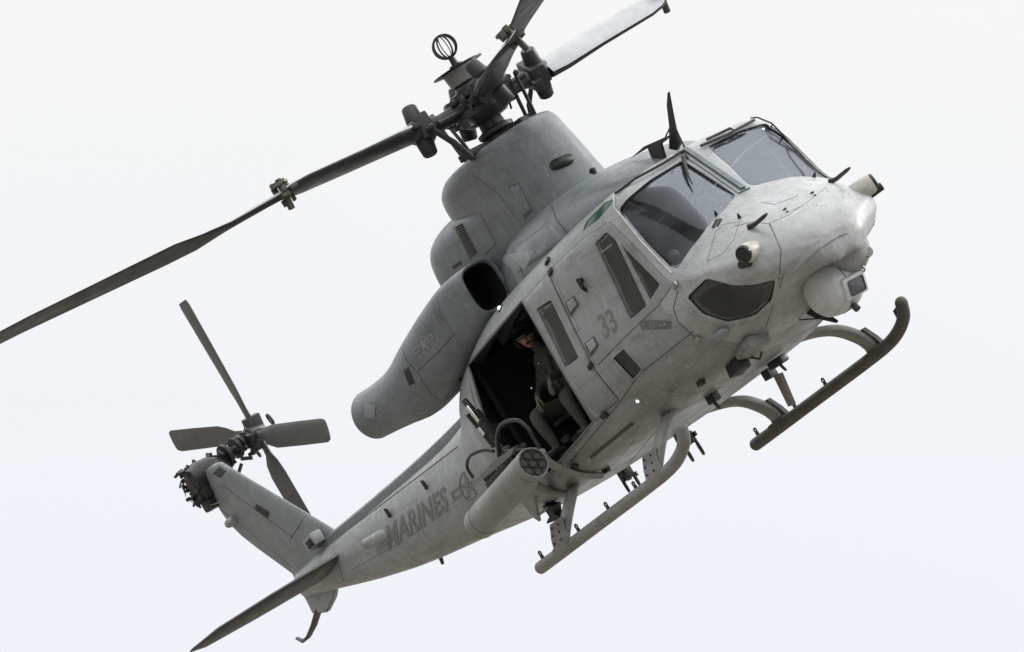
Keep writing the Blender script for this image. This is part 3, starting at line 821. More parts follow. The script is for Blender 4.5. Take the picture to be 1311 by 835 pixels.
for s in (-1, 1):
    b = NB(); q = lambda p: V((p[0], p[1] * -s * -1 if s == 1 else p[1], p[2]))
    tipL = on(262, 818, 2, 1.44); tipT = on(249, 831, 2, 1.44)
    r0, r1 = V((-6.85, -.2, 1.45)), V((-7.5, -.2, 1.45))
    rl = on(425, 716, 1, -.3); 
    A = [(V((-6.72, -.15, 1.50)), V((-7.42, -.15, 1.41)), .08, (0, 0, 1)), (V((-7.0, -1.0, 1.50)), V((-7.6, -1.0, 1.41)), .07, (0, 0, 1)), (V((-7.22, -1.62, 1.485)), V((-7.72, -1.62, 1.42)), .055, (0, 0, 1)), (V((-7.55, -1.80, 1.46)), V((-7.78, -1.78, 1.455)), .02, (0, 0, 1))]
    if s == 1: A = [(mir(a), mir(c), t, n) for a, c, t, n in A]
    wing(b, A, 12); part('stabiliser', b, mat('stabiliser_paint', (.045, .047, .048), .5, 0, .2, 3, streak=.3), heli)
b = NB(); P = [on(u, v, 1, 0) for u, v in ((372, 722), (432, 752), (430, 765), (421, 783), (403, 785), (395, 768), (385, 752))]
prism(b, [p + V((0, -.035, 0)) for p in P], (0, .07, 0)); bmesh.ops.bevel(b, geom=b.edges[:], offset=.015, segments=2, affect='EDGES'); part('ventral_fin', b, PAINT, heli)
b = NB(); tube(b, [on(u, v, 1, 0) for u, v in ((408, 780), (402, 800), (395, 815), (388, 821), (380, 817))], [.05, .045, .035, .03, .022], 8, sx=.6); part('tail_skid', b, SKIDD, heli)

# ---- tail rotor -------------------------------------------------------------
TH = V((-8.84, .81, 3.19)); TG = V((-8.86, .05, 3.08))
b = NB()
lathe(b, TG + V((0, -.22, -.02)), (0, 1, 0), [(0, .05), (.02, .13), (.16, .17), (.3, .16), (.4, .11), (.5, .075)], 14)
box(b, TG + V((-.05, -.03, -.12)), (.3, .3, .26), bev=.03)
for i in range(90):
    q = TG + (lambda a_, c_: V((math.cos(a_) * .14 - .06, random.uniform(-.24, .2), math.sin(a_) * (.17 + c_) - .05)))(random.random() * 6.28, random.random() * .03)
    if i % 3 == 0: box(b, q, (random.uniform(.02, .08), random.uniform(.02, .06), random.uniform(.02, .05)), (random.random(), random.random(), random.random() - .5), bev=.005)
    elif i % 3 == 1: cyl(b, q, q + V((random.uniform(-.06, .02), random.uniform(-.05, .05), random.uniform(-.07, .05))), random.uniform(.01, .028), seg=8)
    else: tube(b, cat([q, q + V((random.uniform(-.08, .02), random.uniform(-.06, .06), random.uniform(-.06, .04))), q + V((random.uniform(-.05, .05), random.uniform(-.05, .05), random.uniform(-.07, -.02)))], 4), random.uniform(.008, .015), 6)
for i in range(12):
    q = TG + V((random.uniform(-.18, .06), random.uniform(-.2, .1), random.uniform(-.22, .1)))
    tube(b, [q, q + V((random.uniform(-.12, .12), random.uniform(-.1, .1), random.uniform(-.16, .1)))], random.uniform(.008, .02), 6)
box(b, TG + V((-.07, -.06, -.27)), (.2, .2, .2), bev=.03)
part('tail_gearbox', b, DARKM, heli)
b = NB(); cyl(b, TG, TH, .045, seg=12)
for i in range(7):
    t = .3 + i * .1; c = TG.lerp(TH, t); cyl(b, c - V((0, .02, 0)), c + V((0, .02, 0)), .07 + .045 * (i % 2) + .02 * math.sin(i * 2.1), seg=12)
for i in range(26):
    a = random.random() * 6.28; y = random.uniform(.18, .7); r_ = random.uniform(.06, .13)
    q = TG + V((math.cos(a) * r_, y, math.sin(a) * r_)); tube(b, [q, q + V((random.uniform(-.07, .07), random.uniform(-.12, .12), random.uniform(-.07, .07)))], random.uniform(.012, .026), 6)
part('tail_rotor_mast', b, DARKM, heli)
b = NB(); cyl(b, TH - V((0, .12, 0)), TH + V((0, .1, 0)), .1, .07, 16, .02); box(b, TH, (.36, .09, .2), (.3, 0, 1), (0, 1, 0), .02); box(b, TH - V((0, .09, 0)), (.36, .08, .2), (1, 0, -.3), (0, 1, 0), .02)
torus(b, on(346, 537, 1, .81), (.3, 1, .1), .06, .014, 18, 6); torus(b, on(331, 581, 1, .81), (.3, 1, .1), .035, .012, 16, 6)
part('tail_rotor_hub', b, HUBM, heli)
P_up = onp(229, 382, (0, 1, 0), TH) - TH
aT = math.atan2(P_up.z, P_up.x)
for k, ang in enumerate((aT, aT + math.pi, R(-16), R(164))):
    b = NB(); d = V((math.cos(ang), 0, math.sin(ang))); y0 = 0 if k < 2 else -.09
    ld = V((-d.z, 0, d.x)); base = TH + V((0, y0, 0))
    secs = []
    for r_, ch, tw in ((.12, .10, 0), (.26, .11, 4), (.36, .2, 12), (.5, .25, 12), (1.0, .26, 9), (1.5, .26, 6), (1.56, .22, 6)):
        pd = (ld * math.cos(R(tw)) + V((0, 1, 0)) * math.sin(R(tw))).normalized(); sd = d.cross(pd)
        secs.append((base + d * r_ + pd * ch * .35, base + d * r_ - pd * ch * .65, .028 if r_ > .3 else .04, sd))
    wing(b, secs, 10)
    part('tail_rotor_blade', b, mat('tail_blade_paint', (.10, .10, .098), .45, 0, .2, 4), heli)

# ---- main rotor -------------------------------------------------------------
MX = -.1; HUB = V((MX, 0, 4.15))
b = NB(); cyl(b, (MX, 0, 3.6), (MX, 0, 4.35), .085, seg=20)
lathe(b, (MX, 0, 3.72), (0, 0, 1), [(0, .3), (.03, .3), (.04, .17), (.1, .15), (.13, .19), (.17, .19), (.19, .13), (.3, .12)], 24)
part('rotor_mast', b, DARKM, heli)
phis = [R(-14), R(76), R(166), R(256)]
b = NB()
lathe(b, (MX, 0, 3.98), (0, 0, 1), [(0, .1), (.02, .21), (.06, .26), (.1, .3), (.16, .3), (.2, .22), (.28, .2), (.3, .24), (.36, .24), (.39, .15), (.44, .13), (.46, .1)], 28)
for i in range(60):
    a = random.random() * 6.28; r_ = random.uniform(.12, .36); z = random.uniform(4.02, 4.36); q = V((MX + math.cos(a) * r_, math.sin(a) * r_, z))
    if i % 2: box(b, q, (random.uniform(.04, .12), random.uniform(.03, .09), random.uniform(.03, .09)), (math.cos(a), math.sin(a), 0), bev=.008)
    else: tube(b, [q, q + V((random.uniform(-.1, .1), random.uniform(-.1, .1), random.uniform(-.08, .08)))], random.uniform(.01, .025), 6)
for p_ in phis:
    d = V((math.cos(p_), math.sin(p_), 0)); s = V((-d.y, d.x, 0))
    for off in (-.11, .11): tube(b, [HUB + s * off * .9 + d * .1 + V((0, 0, .03)), HUB + s * off * 1.3 + d * .5 + V((0, 0, .04))], .03, 8)
part('rotor_hub', b, HUBM, heli)
b = NB(); lathe(b, (MX, 0, 4.41), (0, 0, 1), [(0, .12), (.01, .16), (.15, .175), (.16, .175), (.17, .05)], 28)
drum = part('hub_drum', b, mat('drum_paint', (.2, .2, .19), .4, .2, .2, 6), heli)
b = NB(); cyl(b, (MX, 0, 4.575), (MX, 0, 4.583), .27, seg=40); part('hub_disc', b, DARKM, heli)
b = NB(); cyl(b, (MX, 0, 4.58), (MX, 0, 4.72), .04, .03, 12); cyl(b, (MX, 0, 4.58), (MX, 0, 4.62), .07, seg=12)
for k in range(8):
    a = 2 * math.pi * k / 8; pts = [V((MX, 0, 4.82)) + V((math.cos(a) * math.sin(t) * .118, math.sin(a) * math.sin(t) * .118, -.118 * math.cos(t))) for t in [math.pi * j / 12 for j in range(13)]]
    tube(b, pts, .013, 6, sx=.45, up=(-math.sin(a), math.cos(a), .01))
cyl(b, (MX, 0, 4.925), (MX, 0, 4.945), .03, seg=10)
part('cage_antenna', b, DARKM, heli)
# arms, dampers, pitch links and blades
def path_rho(phi, pts):
    n = (-math.sin(phi), math.cos(phi), 0); o = []
    for u, v in pts:
        q = onp(u, v, n, HUB); o.append((math.hypot(q.x - MX, q.y), q.z))
    return o
RHO = {3: [(.5, 4.2)] + path_rho(R(256), [(545, 165), (455, 205), (365, 247), (290, 290), (150, 352), (0, 430)]),
       1: [(.4, 4.15)] + path_rho(R(76), [(690, 92), (760, 47), (840, 0)]),
       0: [(.2, 4.2)] + path_rho(R(-14), [(606, 132), (648, 66), (690, 0)]) + [(5, 4.6)], 2: [(.4, 4.2), (2.0, 4.38), (3.5, 4.60), (5.5, 4.86)]}
for k, p_ in enumerate(phis):
    d = V((math.cos(p_), math.sin(p_), 0)); s = V((-d.y, d.x, 0)); R_ = RHO[k]
    zs = lambda r_: (pchip([a for a, _ in R_], [z for _, z in R_], r_) if r_ <= R_[-1][0] else R_[-1][1] + (r_ - R_[-1][0]) * ((R_[-1][1] - R_[-2][1]) / (R_[-1][0] - R_[-2][0])))
    P = lambda r_: V((MX, 0, 0)) + d * r_ + V((0, 0, zs(r_)))
    pitch = {3: 8, 1: 29, 0: 14, 2: 14}[k]
    def frm(r_, tw):
        dd = (P(r_ + .05) - P(r_ - .05)).normalized(); ss = (s - dd * s.dot(dd)).normalized(); uu = dd.cross(ss)
        c = (ss * math.cos(R(tw)) + uu * math.sin(R(tw))); return c, dd.cross(c)
    b = NB(); rr = []        # arm and cuff
    for r_, w, h in ((.12, .30, .16), (.45, .26, .15), (.6, .3, .2), (.72, .34, .22), (.78, .2, .16)):
        c, n_ = frm(r_, pitch if r_ > .5 else pitch * .4); rr.append([b.verts.new(P(r_) + c * math.copysign(abs(math.cos(t)) ** .7, math.cos(t)) * w / 2 + n_ * math.copysign(abs(math.sin(t)) ** .7, math.sin(t)) * h / 2) for t in [2 * math.pi * j / 16 for j in range(16)]])
    skin(b, rr); b.faces.new(rr[0]); b.faces.new(rr[-1]); bmesh.ops.recalc_face_normals(b, faces=b.faces)
    part('rotor_arm', b, HUBM, heli)
    b = NB(); c, n_ = frm(.65, pitch)
    box(b, P(.62), (.16, .34, .26), d, n_, .03)
    for q in (1, -1):
        cyl(b, P(.66) + n_ * q * .1, P(.66) + n_ * q * .27, .09, .075, 12, .015)
    box(b, P(.72) + c * .2, (.08, .06, .05), d, n_, .01); box(b, P(.55) - c * .2, (.1, .1, .06), d, n_, .01)
    part('blade_clamp', b, DARKM, heli)
    b = NB()                   # fold joint
    for i in range(14): box(b, P(2.14) + c * random.uniform(-.13, .13) + n_ * random.uniform(-.1, .13) + d * random.uniform(-.1, .1), (random.uniform(.03, .1), random.uniform(.03, .08), random.uniform(.03, .08)), d, n_, .006)
    cyl(b, P(2.14) - n_ * .17, P(2.14) + n_ * .15, .035, seg=10); cyl(b, P(2.14) + n_ * .09, P(2.14) + n_ * .12, .08, seg=12)
    part('fold_joint', b, mat('joint_metal', (.08, .08, .06), .45, .3, .5, 12), heli)
    b = NB(); rr = []
    for r_, ch, th_ in ((.74, .40, .13), (.9, .46, .11), (1.3, .47, .085), (1.9, .45, .075), (2.05, .36, .075), (2.14, .2, .08)):
        c, n_ = frm(r_, pitch); rr.append(airfoil(b, P(r_) + c * ch * .42, P(r_) - c * ch * .58, th_, n_, 14, .2))
    skin(b, rr); b.faces.new(rr[0]); b.faces.new(rr[-1]); bmesh.ops.recalc_face_normals(b, faces=b.faces); b.normal_update()
    for f in b.faces: f.material_index = 0 if (f.normal.dot(frm(1.4, pitch)[1]) > .15 and abs(f.normal.dot(frm(1.4, pitch)[0])) < .75) else 1  # cuff top takes the painted sky-lit tone
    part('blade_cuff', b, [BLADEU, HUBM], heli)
    # blade: one skin with sky-lit tone painted on top, shade below, dark leading edge
    b = NB(); rr = []; 
    for r_, ch, th_, tw in ((2.0, .17, .07, pitch), (2.35, .17, .06, pitch), (2.75, .2, .05, pitch), (3.1, .45, .035, pitch), (3.4, .62, .03, pitch - 1), (5.0, .63, .028, pitch - 4), (6.4, .63, .025, pitch - 6), (7.2, .6, .022, pitch - 7), (7.44, .42, .012, pitch - 7)):
        c, n_ = frm(r_, tw); rr.append(airfoil(b, P(r_) + c * ch * .35, P(r_) - c * ch * .65, th_, n_, 12, .12))
    skin(b, rr); b.faces.new(rr[0]); b.faces.new(rr[-1]); bmesh.ops.recalc_face_normals(b, faces=b.faces); b.normal_update()
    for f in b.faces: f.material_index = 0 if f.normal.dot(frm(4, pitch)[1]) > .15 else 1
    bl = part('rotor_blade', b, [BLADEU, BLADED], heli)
    # pitch link pair
    b = NB(); hs = .2
    for o_ in (.0, .09):
        tube(b, [V((MX, 0, 3.72)) + d * .42 + s * (hs + o_), V((MX, 0, 3.95)) + d * .5 + s * (hs + o_), P(.62) + s * (hs + o_ * .8) - V((0, 0, .05))], [.018, .02, .016], 8)
        sphere(b, P(.62) + s * (hs + o_) - V((0, 0, .04)), .035, 1)
    part('pitch_link', b, DARKM, heli)
    b = NB(); box(b, V((MX, 0, 3.78)) + d * .34 + s * .12, (.3, .16, .07), d + s * .5, (0, 0, 1), .01); part('swashplate_horn', b, DARKM, heli)

# ---- landing gear -------------------------------------------------------------
for s in (-1, 1):
    pts = cat([(-1.36, 1.4 * s, .05), (-1.0, 1.4 * s, .05), (0, 1.4 * s, .055), (1.2, 1.4 * s, .06), (1.72, 1.4 * s, .075), (2.02, 1.4 * s, .125), (2.22, 1.4 * s, .21), (2.30, 1.4 * s, .32)], 6)
    n = len(pts); b = NB(); tube(b, [pts[0] - V((.03, 0, -.0))] + pts, [.048] + [.064] * n, 16); sphere(b, pts[-1], .064, 2)
    sk = part('skid_tube', b, SKIDD if s == 1 else SKIDM, heli)  # far skid takes the darker copy, its shade put into the colour
    for x in (-1.22, -.35, 0.35, 1.0):
        if s == 1 and x > .9: continue
        b = NB(); c = V((x, 1.4 * s, .135)); torus(b, c + V((0, 0, .03)), (0, 1, 0), .022, .009, 12, 6); box(b, c - V((0, 0, .01)), (.04, .024, .034), bev=.004)
        part('skid_lug', b, DARKM, sk)
    b = NB(); prism(b, [pts[-1] + V((-.05, -.03, 0)), pts[-1] + V((-.16, -.03, -.02)), pts[-1] + V((-.17, -.03, -.09)), pts[-1] + V((-.07, -.03, -.12))], (0, .06, 0)); part('tow_fitting', b, DARKM, sk)
for xf, zb, tag_ in ((1.40, .52, 'front'), (-.85, .50, 'rear')):
    xt = {'front': 1.46, 'rear': -.72}[tag_]
    pts = cat([(xt, -1.4, .12), (xt + .05, -1.28, .28), (xt + .03, -1.08, .46), (xf, -.85, .56), (xf, -.5, .585), (xf, 0, .59), (xf, .5, .585), (xf, .85, .56), (xt, 1.12, .46), (xt, 1.32, .28), (xt, 1.4, .12)], 7)
    b = NB(); tube(b, pts, .085, 14, sx=.48, up=(0, .0001, 1) if False else None)
    b.free(); b = NB(); rr = []
    for i, p in enumerate(pts):
        d = (pts[min(i + 1, len(pts) - 1)] - pts[max(i - 1, 0)]).normalized(); nn = V((1, 0, 0)).cross(d).normalized()
        rr.append([b.verts.new(p + V((1, 0, 0)) * math.copysign(abs(math.cos(t)) ** .6, math.cos(t)) * .10 + nn * math.copysign(abs(math.sin(t)) ** .6, math.sin(t)) * .042) for t in [2 * math.pi * j / 16 for j in range(16)]])
    skin(b, rr); b.faces.new(rr[0]); b.faces.new(rr[-1]); bmesh.ops.recalc_face_normals(b, faces=b.faces)
    ct = part('cross_tube', b, SKIDM, heli)
    for s in (-1, 1):
        b = NB(); 
        for r_, q in ((0, 0),):
            prism(b, [(xt - .17, 1.4 * s, .09), (xt + .17, 1.4 * s, .09), (xt + .13, 1.385 * s, .2), (xt + .115, 1.32 * s, .335), (xt - .115, 1.32 * s, .335), (xt - .13, 1.385 * s, .2)], (0, .045 * s, 0))
        box(b, (xt, 1.4 * s, .07), (.36, .14, .1), bev=.03)
        part('saddle_bracket', b, SKIDM if s == -1 else SKIDD, ct)  # far bracket in the shaded tone as well
        b = NB()
        for i in range(3):
            for j in (-1, 1):
                p_ = V((xt + j * .075, (1.4 + .047 - i * .03) * s, .15 + i * .07)); cyl(b, p_, p_ + V((0, .012 * s, 0)), .012, seg=6)
        part('bracket_bolts', b, DARKM, ct, kind='stuff')

# ---- sensor turret under the nose ------------------------------------------------
TC = on(1070, 366, 1, 0.03); 
b = NB(); sphere(b, TC, .265, 4)
for v in b.verts: v.co.x = TC.x + (v.co.x - TC.x) * .96
tur = part('sensor_turret', b, TURM, heli)
ups = V((0, 0, 1))
b = NB(); cyl(b, TC + V((-.03, 0, .12)), TC + V((-.06, 0, .3)), .24, .26, 32, .02); part('turret_collar', b, TURM, tur)
b = NB(); cyl(b, TC + V((-.05, 0, .24)), TC + V((-.07, 0, .36)), .275, .3, 32, .02)
for i in range(24):
    a = 2 * math.pi * i / 24; q = TC + V((-.06 + math.cos(a) * .28, math.sin(a) * .28, .27)); box(b, q, (.04, .03, .06), (math.cos(a), math.sin(a), 0), bev=.006)
part('turret_mount', b, DARKM, tur)
b = NB(); fd = V((.90, .12, -.38)).normalized(); box(b, TC + fd * .22, (.13, .30, .22), fd, ups, .04); part('lens_housing', b, TURM, tur)
b = NB(); box(b, TC + fd * .286, (.012, .2, .15), fd, ups, .02); part('lens_window', b, mat('window_coating', (.10, .10, .12), .12, .3), tur)
b = NB(); box(b, TC + fd * .28 + V((0, -.06, .04)), (.03, .05, .05), fd, ups, .006); part('small_lens', b, LENS, tur)
b = NB(); box(b, TC + V((.02, -.02, .255)) + V((0.0, -.12, -.02)), (.22, .16, .02), (1, 0, 0), (0, -.3, 1), .006); part('turret_placard', b, mat('pale_placard', (.5, .5, .5), .4, 0, .05, 3), tur)
sd_ = fd.cross(ups).normalized()
b = NB(); lathe(b, TC + sd_ * .06, sd_, [(0, .262), (.06, .258), (.12, .245), (.17, .21), (.195, .16), (.2, .02)], 36); part('turret_yoke', b, TURM, tur)
b = NB(); torus(b, TC + sd_ * .06, sd_, .262, .005, 40, 6); part('turret_joint', b, SEAML, tur)
b = NB(); cyl(b, TC + sd_ * .03 - ups * .2 + fd * .12, TC + sd_ * .035 - ups * .245 + fd * .15, .035, seg=12); part('turret_plug', b, SEAM, tur)
b = NB(); torus(b, TC + fd * .3 + V((.0, .14, .12)), (0, 1, .2), .035, .008, 16, 6); part('turret_handle', b, STEEL, tur)
# brow above turret
b = NB(); 
# ---- left under-nose pod seen past the turret
p0 = on(1095, 335, 1, .35); p1 = on(1112, 322, 1, .35); b.free(); b = NB(); tube(b, [on(1080, 345, 1, .3), on(1098, 332, 1, .3), on(1112, 322, 1, .3)], [.04, .065, .05], 14); part('nose_sensor_pod', b, PAINT, heli)
b = NB(); ribbon(b, FB0, [(1003, 368), (1008, 352), (1022, 335), (1045, 315), (1072, 298), (1083, 294)], .07, -.002, th=.018); part('turret_brow', b, NPAINT, heli)
b = NB(); sphere(b, (3.86, .20, .97), 1, 4, (.25, .24, .31)); part('nose_keel', b, NPAINT, heli)
# cable loop and blade antenna near the turret
b = NB(); torus(b, on(1017, 382, 1, -.12), (.5, -.6, .3), .095, .014, 24, 8, sx=1.); part('cable_loop', b, BLACK, heli)
b = NB(); P = [on(1022, 388, 1, 0), on(1050, 400, 1, 0), on(1071, 414, 1, 0), on(1045, 408, 1, 0), on(1024, 398, 1, 0)]; prism(b, P, (.01, .03, .01)); part('blade_antenna', b, DARKM, heli)
b = NB(); tube(b, [on(1000, 411, 1, -.1), on(1048, 408, 1, -.02)], .007, 6); box(b, on(996, 408, 1, -.12), (.1, .05, .07), (1, 0, -.4), bev=.01); part('antenna_stay', b, DARKM, heli)

# ---- warning sensors on nose (both sides) and probes
for s in (-1, 1):
    aim = V((.45, .85 * s, .06)).normalized(); tip = V((3.93, .82 * s, 1.335)); base = tip - aim * .36
    b = NB(); lathe_rings(b, base, aim, [(0, .085), (.2, .10), (.32, .096), (.345, .085)], 24)
    w = part('warning_sensor', b, CREAM, heli)
    b = NB(); cyl(b, tip - aim * .03, tip + aim * .012, .083, seg=24, bev=.008); part('sensor_lens', b, LENS, w)
    b = NB(); torus(b, tip + aim * .010, aim, .068, .009, 24, 6); part('lens_rim', b, DARKM, w)
    b = NB(); q = tip + V((-.02, .07 * s, -.075)); cyl(b, q - aim * .2, q + aim * .0, .045, .04, 16, .008); part('sensor_eye', b, BLACK, w)
for (u0, v0, u1, v1) in ((961, 292, 982, 274), (1065, 234, 1088, 215)):
    s = -1 if u0 < 1000 else 1
    h, n_ = hit(FB0, u0, v0); a = h if h is not None else on(u0, v0, 1, .5)
    e_ = onp(u1, v1, (0, 1, 0), a + V((0, 0, 0))); b = NB()
    tube(b, [a - V((0, 0, .05)), a + V((0, 0, .02)), a.lerp(e_, .25), a.lerp(e_, .8), e_], [.035, .03, .022, .02, .011], 10); part('pitot_probe', b, DARKM, heli)
for u, v in ((917, 275), (947, 279), (1042, 227)):
    h, n_ = hit(FB0, u, v)
    if h is not None: b = NB(); cyl(b, h, h + n_ * .05, .02, .008, 8); part('air_sensor', b, BLACK, heli)
for u, v in ((1039, 247), (1004, 268)):
    h, n_ = hit(FB0, u, v)
    if h is not None:
        b = NB(); box(b, h, (.05, .035, .012), (1, 0, 0), n_, .004); q, _ = hit(FB0, u + 4, v + 3)
        part('nose_port', b, BLACK, heli)
        if q is not None: b = NB(); box(b, q, (.025, .02, .012), (1, 0, 0), n_, .004); part('nose_port', b, BLACK, heli)
# ---- wire cutter, antennas on the roof
b = NB(); A = on(864, 188, 1, 0)
P = [on(u, v, 1, 0) for u, v in ((856, 118), (861, 145), (866, 170), (872, 183), (868, 192), (858, 190), (858, 160), (855, 135))]
prism(b, [p + V((0, -.015, 0)) for p in P], (0, .03, 0)); part('wire_cutter', b, DARKM, heli)
b = NB(); tube(b, [on(857, 165, 1, 0), on(834, 212, 1, -.1)], .008, 6); tube(b, [on(863, 160, 1, 0), on(877, 190, 1, .05)], .008, 6); tube(b, [on(876, 190, 1, 0), on(876, 205, 1, 0) + V((.05, 0, 0))], .012, 6); part('cutter_braces', b, DARKM, heli)
b = NB(); Y = -.12
P = [on(u, v, 1, Y) for u, v in ((807, 203), (824, 188), (858, 173), (850, 182), (845, 184), (852, 208), (837, 210), (829, 190))]
prism(b, P, (0, .03, 0)); part('roof_blade_antenna', b, DARKM, heli)
b = NB(); P = [on(u, v, 1, 0) for u, v in ((754, 222), (755, 216), (758, 216), (762, 224))]; prism(b, P, (0, .03, 0)); part('small_roof_antenna', b, BLACK, heli)
# handrail on the far windshield corner
b = NB(); Y = .96
tube(b, [on(u, v, 1, Y) for u, v in ((960, 157), (962, 151), (970, 150.5), (988, 158), (1003, 173), (1024, 200), (1048, 222))], .009, 6)
tube(b, [on(u, v, 1, Y) for u, v in ((982, 171), (1003, 185), (1022, 200))], .007, 6)
tube(b, [on(989, 159, 1, Y), on(984, 171, 1, Y)], .008, 6); tube(b, [on(1003, 174, 1, Y), on(998, 181, 1, Y)], .008, 6); part('deflector_rail', b, DARKM, heli)
# white sealed edge and rail on the near windshield corner
b = NB(); L = []
for u, v in dens([(786, 251), (788, 267), (800, 282), (822, 310), (845, 334), (861, 350)], 5):
    h, n_ = hit(FB0, u, v, .008)
    if h is not None: L.append(h)
for LL in (L, [mir(p) for p in L]): b = NB(); tube(b, LL, .010, 6); part('windshield_edge_strip', b, mat('worn_bare_edge', (.55, .56, .55), .3, .3, .3, 12), heli)
# wipers
b = NB(); L = []
for pts in ([(880, 205), (876, 196), (850, 212), (815, 232), (790, 250)], [(897, 190), (930, 176), (965, 157)], [(905, 182), (935, 168), (938, 170)]):
    L = [h for h in (hit(FB0, u, v, .03)[0] for u, v in pts) if h is not None]
    if len(L) > 1: tube(b, L, .014, 6)
L = [h for h in (hit(FB0, u, v, .035)[0] for u, v in ((874, 204), (877, 216), (881, 228), (887, 240))) if h is not None]
tube(b, L, [.016, .02, .014, .005][:len(L)], 6); part('windshield_wiper', b, BLACK, heli)
# ---- lamps
for nm, u, v in (('formation_light', 641, 395), ('position_light', 817, 512.5)):
    for mi in (False, True):
        h, n_ = hit(FB0, u, v, 0)
        if h is None: continue
        if mi: h, n_ = mir(h), mir(n_)
        b = NB(); cyl(b, h - n_ * .01, h + n_ * .012, .05, .042, 20, .004); lo = part(nm, b, LAMPRIM if nm[0] == 'f' else PAINT, heli)
        b = NB(); sphere(b, h + n_ * .012, .022 if nm[0] == 'f' else .018, 2); part('lamp_glass', b, WHITE, lo)

# ---- markings ------------------------------------------------------------------
part('lettering_marines', paint_on(text_bm('MARINES', .02), TBV, ((498, 706), (575, 652), (570, 622), (494, 673)), .004, 14, 6), MARKD, heli)
FD = BVHTree.FromPolygons(*(lambda bb: ([v.co.copy() for v in bb.verts], [[v.index for v in f.verts] for f in bb.faces]))((lambda bb: (bb.verts.ensure_lookup_table(), bb.verts.index_update(), bb)[2])((lambda: (lambda q: (loft(q, ST, xs_f, 60), q)[1])(NB()))())))
part('number_33', paint_on(text_bm('33', .015), FB0, ((775, 435), (793, 421), (782, 394), (764, 405)), .0065), MARKD, heli)
ar = flat_bm([[(0, .5), (.12, 1), (.12, .78)], [(0, .5), (.12, .78), (.12, .22)], [(0, .5), (.12, .22), (.12, 0)], [(.2, .9), (1, .9), (1, .76), (.2, .76)], [(.2, .1), (1, .1), (1, .24), (.2, .24)], [(.12, .78), (.2, .9), (.2, .1), (.12, .22)], [(.96, .76), (1, .76), (1, .24), (.96, .24)]])
part('rescue_arrow', paint_on(ar, FB0, ((818, 424), (859, 422), (860, 410), (820, 407)), .004), STAIN, heli)
part('lettering_rescue', paint_on(text_bm('RESCUE', .02), FB0, ((827, 420.5), (857, 420), (858, 413.5), (828, 412)), .005), STAIN, heli)
# roundel on boom: star in bars
patch_late = []
def star(bvh, quad, m, name):
    P = []
    pts = []
    for k in range(10):
        a = math.pi / 2 + k * math.pi / 5; r_ = .46 if k % 2 == 0 else .19; pts.append((.5 + r_ * .5 * math.cos(a), .5 + r_ * math.sin(a)))
    polys = [[(.5, .5), pts[k], pts[(k + 1) % 10]] for k in range(10)]
    polys += [[(0, .36), (.28, .36), (.33, .46), (0, .46)], [(0, .6), (.27, .6), (.28, .7), (0, .7)], [(0, .46), (.06, .46), (.06, .6), (0, .6)], [(1, .36), (.72, .36), (.67, .46), (1, .46)], [(1, .6), (.73, .6), (.72, .7), (1, .7)], [(1, .46), (.94, .46), (.94, .6), (1, .6)]]
    n = 20
    polys += [[(.5 + .25 * math.cos(a), .5 + .5 * math.sin(a)), (.5 + .25 * math.cos(b_), .5 + .5 * math.sin(b_)), (.5 + .21 * math.cos(b_), .5 + .43 * math.sin(b_)), (.5 + .21 * math.cos(a), .5 + .43 * math.sin(a))] for a, b_ in [(2 * math.pi * k / n, 2 * math.pi * (k + 1) / n) for k in range(n)]]
    part(name, paint_on(flat_bm(polys), bvh, quad, .004), m, heli)
FBb = TBV
star(TBV, ((586, 656), (627, 624), (614, 588), (573, 620)), MARKD, 'star_insignia')
star(NBV, ((536, 462), (560, 440), (549, 420), (525, 443)), MARKL, 'star_insignia')
h_ = flat_bm([[(0, 0), (1, 0), (1, 1), (0, 1)]]); part('nacelle_placard', paint_on(h_, NBV, ((466, 533), (480, 537), (481, 519), (468, 515)), .004), MARKL, heli)
def paint_px(name, bvh, polys, m, off=.005):
    P = [p for q in polys for p in q]; x0, x1 = min(p[0] for p in P), max(p[0] for p in P); y0, y1 = min(p[1] for p in P), max(p[1] for p in P)
    return part(name, paint_on(flat_bm([[((x - x0) / (x1 - x0), (y - y0) / (y1 - y0)) for x, y in q] for q in polys]), bvh, ((x0, y0), (x1, y0), (x1, y1), (x0, y1)), off), m, heli)
paint_px('cowling_letter', RFV, [[(650, 325), (684, 321), (672, 346)]], MARKL)
paint_px('cowling_letter', RFV, [[(630, 326), (650, 325), (664, 338), (672, 362), (664, 364), (654, 342)]], mat('marking_pale', (.18, .19, .195), .5, 0, .15, 8), .004)
paint_px('nose_patch', FB0, [[(983, 247), (1008, 239), (1022, 242), (1021, 251), (992, 262), (975, 259)]], mat('pale_patch_paint', (.36, .375, .385), .3, 0, .3, 12, streak=.3), .003)  # pale hexagon on the nose top
for q in (((911, 292), (915, 292), (920, 281), (916, 281)), ((917, 290), (920, 290), (925, 280), (921, 280))): patch_late.append(q)
b = NB()
for k in range(5): rivets(b, RFV, [(793 + k * 1.2, 214 + k * 3), (829 + k * 1.2, 199 + k * 3)], 3.2, .006)
part('vent_perforation', b, SEAM, heli, kind='stuff')
